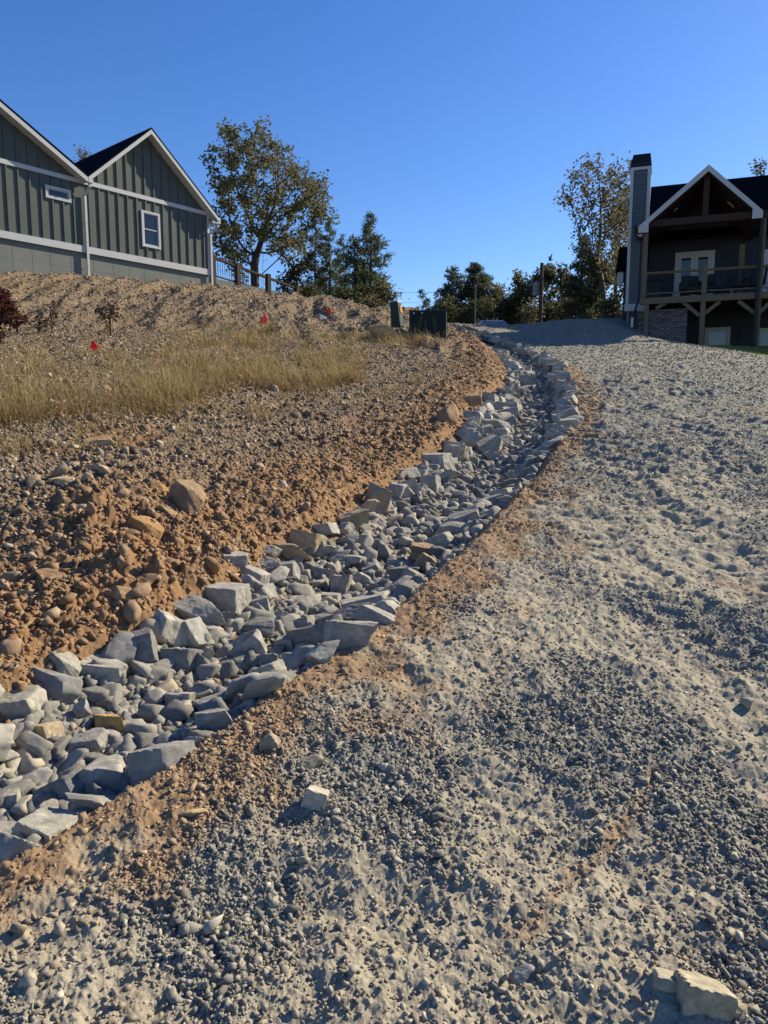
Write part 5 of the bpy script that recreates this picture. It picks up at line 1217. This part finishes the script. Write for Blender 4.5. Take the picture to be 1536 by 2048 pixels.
# driveway gravel
def gravel(n, r0, r1, seed, smean, smin_k, sub, name, lab, pw=1.0, dmax=1.0):
    X, Y, r, rg = polar(n, r0, r1, seed, pw=pw); i = gi(X, Y); t = ditch_t(X, Y); dust = att['dust'][i]; k = (t > .98) & (~isL[i]) & (rg.random(n) < (1.0-(.82-.3*sstep(5, 9, r))*dust)*dmax) & (h_o(X, Y) > .2)
    X, Y, r, i, dust = X[k], Y[k], r[k], i[k], dust[k]; n = len(X)
    s = np.maximum(smean*np.exp(rg.normal(0, .45, n)), smin_k*r*rg.uniform(.7, 1.3, n)); s = np.minimum(s, .075)
    z = GZ[i]+s*.12; d = np.stack([np.ones(n), rg.uniform(.5, .95, n), rg.uniform(.35, .75, n)], -1)
    return scatter(name, np.stack([X, Y, z], -1), s, d, M_GRAV, lab, seed, sub, tint=np.clip(rg.beta(2,2.4,n)+.1*dust, 0, 1), warm=np.clip(att['clay'][i]*.75+.35*dust*rg.random(n), 0, 1))
gravel(30000, 1.25, 4.5, 201, .0125, .0036, 2, 'gravel', 'loose crushed grey gravel scattered over the near driveway', dmax=1)
gravel(75000, 1.25, 9, 202, .0095, .0028, 1, 'gravel', 'fine crushed grey gravel over the near and middle driveway', dmax=1)
gravel(120000, 5, 40, 203, .014, .0024, 0, 'gravel', 'grey gravel covering the upper driveway', pw=.8)
# bank chips and clods
def chips(n, r0, r1, seed, smean, smin_k, sub, name, lab, flat=(.35,.75), pw=1.0, ymin=0, smax=.16):
    X, Y, r, rg = polar(n, r0, r1, seed, pw=pw); i = gi(X, Y); t = ditch_t(X, Y); k = (t < .04) & (Y > ymin); wv = ((X-LP.x)*LN.x+(Y-LP.y)*LN.y > .1) | (Y < 20); k &= wv
    X, Y, r, i = X[k], Y[k], r[k], i[k]; n = len(X); s = np.minimum(np.maximum(smean*np.exp(rg.normal(0, .5, n)), smin_k*r*rg.uniform(.6, 1.4, n)), smax)
    d = np.stack([np.ones(n), rg.uniform(.55, .95, n), rg.uniform(*flat, n)], -1)
    return scatter(name, np.stack([X, Y, GZ[i]+s*.12], -1), s, d, M_CHIP, lab, seed, sub, tint=rg.beta(2, 2, n), warm=np.clip(att['clay'][i]*1.0*rg.random(n)**.4, 0, 1), tilt=.6, cut=sub > 1)
chips(56000, 2.2, 9, 211, .022, .004, 1, 'clay_crumbs', 'crumbs of orange clay and small stones covering the lower bank')
chips(2600, 2.5, 12, 212, .045, .006, 2, 'clay_clods', 'lumps of orange-brown clay strewn over the lower bank', flat=(.6,.95))
chips(100000, 8, 33, 213, .03, .0030, 1, 'shale_chips', 'pale shale chips covering the upper bank', flat=(.2,.5), pw=.75)
# ditch filling
def fill(n, y0, y1, seed, smin, smax, sub, lab, kz=.02):
    rg = np.random.default_rng(seed); Y = y0*(y1/y0)**rg.random(n); u = rg.uniform(.02, .98, n); X = XL(Y)+(XR(Y)-XL(Y))*u; i = gi(X, Y); s = rg.uniform(smin, smax, n)*(1+.02*Y)
    a = np.abs(np.arctan2(X, Y)) < R(35); k = a & ~((fbm(X, Y, .7, 2, 77) > .45) & (s < .09) & (Y > 5) & (Y < 9)); X, Y, s, i = X[k], Y[k], s[k], i[k]; n = len(X)
    z = macro_z(X, Y)-s*.02-.025+rg.uniform(0, kz, n); d = np.stack([np.ones(n), rg.uniform(.6, .95, n), rg.uniform(.45, .85, n)], -1)
    return scatter('riprap_fill', np.stack([X, Y, z], -1), s, d, M_FILL, lab, seed, sub, tint=rg.beta(2,2.2,n), cat='riprap', cut=sub > 1)
fill(15000, 1.9, 32, 221, .035, .085, 1, 'small broken stones filling the bed of the ditch', .03)
fill(1700, 1.9, 32, 222, .08, .155, 3, 'fist-sized and larger broken stones filling the ditch', .05)
fill(1300, 6, 33, 223, .11, .19, 3, 'broken grey stones filling the upper ditch', .05)

# ------------------------------------------------------------------ dry grass and weeds
def m_grass():
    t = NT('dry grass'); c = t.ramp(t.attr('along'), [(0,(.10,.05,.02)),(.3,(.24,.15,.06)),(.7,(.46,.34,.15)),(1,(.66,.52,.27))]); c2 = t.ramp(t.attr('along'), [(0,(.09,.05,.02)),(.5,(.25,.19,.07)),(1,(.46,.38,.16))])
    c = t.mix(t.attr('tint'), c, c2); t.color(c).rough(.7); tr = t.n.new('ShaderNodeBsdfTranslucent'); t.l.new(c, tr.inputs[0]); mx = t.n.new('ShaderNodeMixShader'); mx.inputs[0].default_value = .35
    t.l.new(t.b.outputs[0], mx.inputs[1]); t.l.new(tr.outputs[0], mx.inputs[2]); t.l.new(mx.outputs[0], t.n['Material Output'].inputs['Surface']); return t.m
M_GRASS = m_grass()
def blades(name, P, h, w, lean, seed, mat, label, tint, cat='grass', kind='stuff'):
    rg = np.random.default_rng(seed); n = len(P); th = rg.uniform(0, 2*np.pi, n); d = np.stack([np.cos(th), np.sin(th), np.zeros(n)], -1); sd = np.stack([-np.sin(th+.6), np.cos(th+.6), np.zeros(n)], -1)
    K = 4; V = []; A = []
    for k in range(K):
        t = k/(K-1); p = P + d*(lean*h)[:,None]*(t**1.7) + np.array([0,0,1])*(h*t*(1-.35*lean*t))[:,None]; ww = (w*(1-.85*t))[:,None]
        V += [p-sd*ww/2, p+sd*ww/2]; A += [np.full(n, t)]*2
    V = np.stack(V, 1).reshape(-1,3); A = np.stack(A, 1).reshape(-1); b = (np.arange(n)*2*K)[:,None,None]
    f = b+np.array([[0,1,3,2],[2,3,5,4],[4,5,7,6]])[None]
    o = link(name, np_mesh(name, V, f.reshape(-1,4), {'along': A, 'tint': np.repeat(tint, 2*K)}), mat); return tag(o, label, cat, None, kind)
def grass_band(ncl, per, seed, lo, up, xr, hh, label, spread=.16, wfac=1.0, lean=(.1, 1.35)):
    rg = np.random.default_rng(seed); X = []; Y = []; T = []; Hs = []; tries = 0
    while len(X) < ncl and tries < ncl*40:
        tries += 1; px = rg.uniform(*xr); a = np.interp(px, [p[0] for p in up], [p[1] for p in up]); b = np.interp(px, [p[0] for p in lo], [p[1] for p in lo])
        py = a+(b-a)*rg.random()
        if rg.random() > .12+.88*np.clip((py-a)/(b-a)*1.5, 0, 1): continue
        if perlin(np.array([px/55.]), np.array([py/28.]), seed)[0] < .0: continue
        X.append(px); Y.append(py)
    G = [hit_ground(x, y, macro_z) for x, y in zip(X, Y)]; G = np.array([tuple(g) for g in G if g is not None]); n = len(G); ch = rg.uniform(.6, 1.15, n); ctint = rg.random(n)
    k = np.repeat(np.arange(n), per); P = G[k]+rg.normal(0, 1, (len(k), 3))*np.array([spread, spread, 0]); P[:,2] = GZ[gi(P[:,0], P[:,1])]-.02
    h = hh*ch[k]*rg.uniform(.45, 1.15, len(k)); dist = P[:,1]
    return blades('dry_grass', P, h, (.0022+.00034*dist)*wfac, rg.uniform(*lean, len(k)), seed, M_GRASS, label, np.clip(ctint[k]*.35+rg.random(len(k))*.3, 0, 1))
GLO = [(0,862),(150,848),(330,846),(420,792),(600,790),(700,765),(760,740)]; GUP = [(0,745),(200,735),(330,690),(450,662),(600,655),(700,690),(760,715)]
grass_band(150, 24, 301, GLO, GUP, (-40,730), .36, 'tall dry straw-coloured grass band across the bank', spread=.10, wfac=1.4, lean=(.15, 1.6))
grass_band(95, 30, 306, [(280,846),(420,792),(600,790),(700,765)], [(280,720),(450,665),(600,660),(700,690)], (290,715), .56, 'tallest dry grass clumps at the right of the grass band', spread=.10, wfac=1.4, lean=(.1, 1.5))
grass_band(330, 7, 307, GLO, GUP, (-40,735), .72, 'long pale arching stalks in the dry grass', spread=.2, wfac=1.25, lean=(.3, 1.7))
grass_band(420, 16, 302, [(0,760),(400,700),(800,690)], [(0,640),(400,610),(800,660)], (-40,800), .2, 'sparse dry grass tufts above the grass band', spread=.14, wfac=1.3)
grass_band(120, 14, 308, [(0,915),(330,900),(480,850),(700,830),(860,760)], [(0,850),(330,840),(480,790),(700,765),(860,700)], (-20,860), .2, 'scattered short dry tufts below the grass band', spread=.07, wfac=1.3)
grass_band(26, 30, 303, [(745,700),(910,690)], [(745,672),(910,676)], (750,905), .34, 'dry weeds around the boulder and the utility cabinet', spread=.12)
grass_band(45, 40, 304, [(0,575),(420,592),(600,606)], [(0,560),(420,582),(600,600)], (0,600), .16, 'thin dry grass along the foot of the sage house', spread=.2)
# short lawn by the right house
rg = np.random.default_rng(9); n = 42000; X = rg.uniform(6, 17, n); Y = rg.uniform(20, 34, n); i = gi(X, Y); k = isL[i] & (np.abs(np.arctan2(X, Y)) < R(35)) & (h_o(X, Y) > -.1); X, Y, i = X[k], Y[k], i[k]; n = len(X)
M_TURF = M_GRASS.copy(); M_TURF.name = 'lawn grass'
for nd in M_TURF.node_tree.nodes:
    if nd.type == 'VALTORGB':
        for e in nd.color_ramp.elements: c = e.color; e.color = (c[0]*.75, c[1]*1.0, c[2]*.55, 1)
blades('lawn_grass', np.stack([X, Y, GZ[i]-.005], -1), rg.uniform(.03, .07, n), np.full(n, .012), rg.uniform(.2, .9, n), 10, M_TURF, 'short yellow-green lawn grass beside the brick wall', rg.random(n))
# weeds with seed heads by the cabinet
for (px, pyt, pyb, lab) in ((873,634,686,'dry weed stalk with a seed head in front of the right half of the cabinet'),(851,640,688,'dry weed stalk in front of the middle of the cabinet'),(836,632,676,'leaning dry weed stalk at the left half of the cabinet'),(890,662,690,'short dry weed at the right corner of the cabinet')):
    g = hit_ground(px, pyb, macro_z); h = at(px, pyt, g.y).z-g.z; e = empty('weed', g); tag(e, lab, 'weed'); lx = rg.normal(0, .05)
    m = MB(); m.tube([(0,0,-.05), (lx*.4,0,h*.5), (lx,0,h)], [.006,.005,.003], 5); m.build('stem', M_GRASS, e)
    m = MB()
    for k in range(14): z = h*(.45+.55*k/14); a = rg.uniform(0, 6.28); x0 = lx*z/h; m.tube([(x0,0,z-.02), (x0+.035*math.cos(a),.035*math.sin(a),z+.03)], [.003,.008], 4)
    m.build('seed_head', m_leaf('dry seed heads', [(.2,.15,.08),(.3,.24,.12)]), e)
M_RED = m_leaf('crimson leaves', [(.045,.016,.012),(.08,.022,.018),(.10,.045,.03)], .4); M_TWIG = m_leaf('dead brown foliage', [(.05,.035,.025),(.10,.065,.04)], .2)
def small_bush(px, pyt, pyb, wpx, seed, mat, label, n=600, lf=.05):
    g = hit_ground(px, pyb, macro_z); h = at(px, pyt, g.y).z-g.z; w = wpx*g.y/F/2; rgx = np.random.default_rng(seed); bl = [((rgx.normal(0, w*.45), rgx.normal(0, w*.3), h*rgx.uniform(.12, .85)), (w*.45, w*.4, h*.16), 1) for _ in range(9)]
    pr = make_tree('shrub', bl, [(0,0,0), (0,0,h*.05)], 170, .10, lf, n, mat, seed, rbase=.025, rtip=.005, spread=.05); e = empty('shrub', g); tag(e, label, 'shrub')
    for nn, me, mt in pr: link(nn, me, mt, e)
small_bush(8, 566, 640, 60, 71, M_RED, 'crimson-leaved shrub at the left edge of the bank', 1500, .08)
small_bush(36, 600, 668, 56, 72, M_RED, 'smaller crimson and brown shrub right of the crimson one', 600, .07)
small_bush(105, 588, 668, 46, 73, M_TWIG, 'dead brown twiggy shrub on the bank right of the crimson shrubs', 260, .06)
small_bush(78, 615, 668, 34, 74, M_TWIG, 'low dead twiggy shrub between the crimson and brown ones', 200, .06)
small_bush(222, 600, 675, 60, 75, M_TWIG, 'wide dark dead shrub above the nearest red flag', 520, .06)
small_bush(2, 655, 690, 26, 76, M_RED, 'low patch of crimson leaves at the left edge', 160, .06)
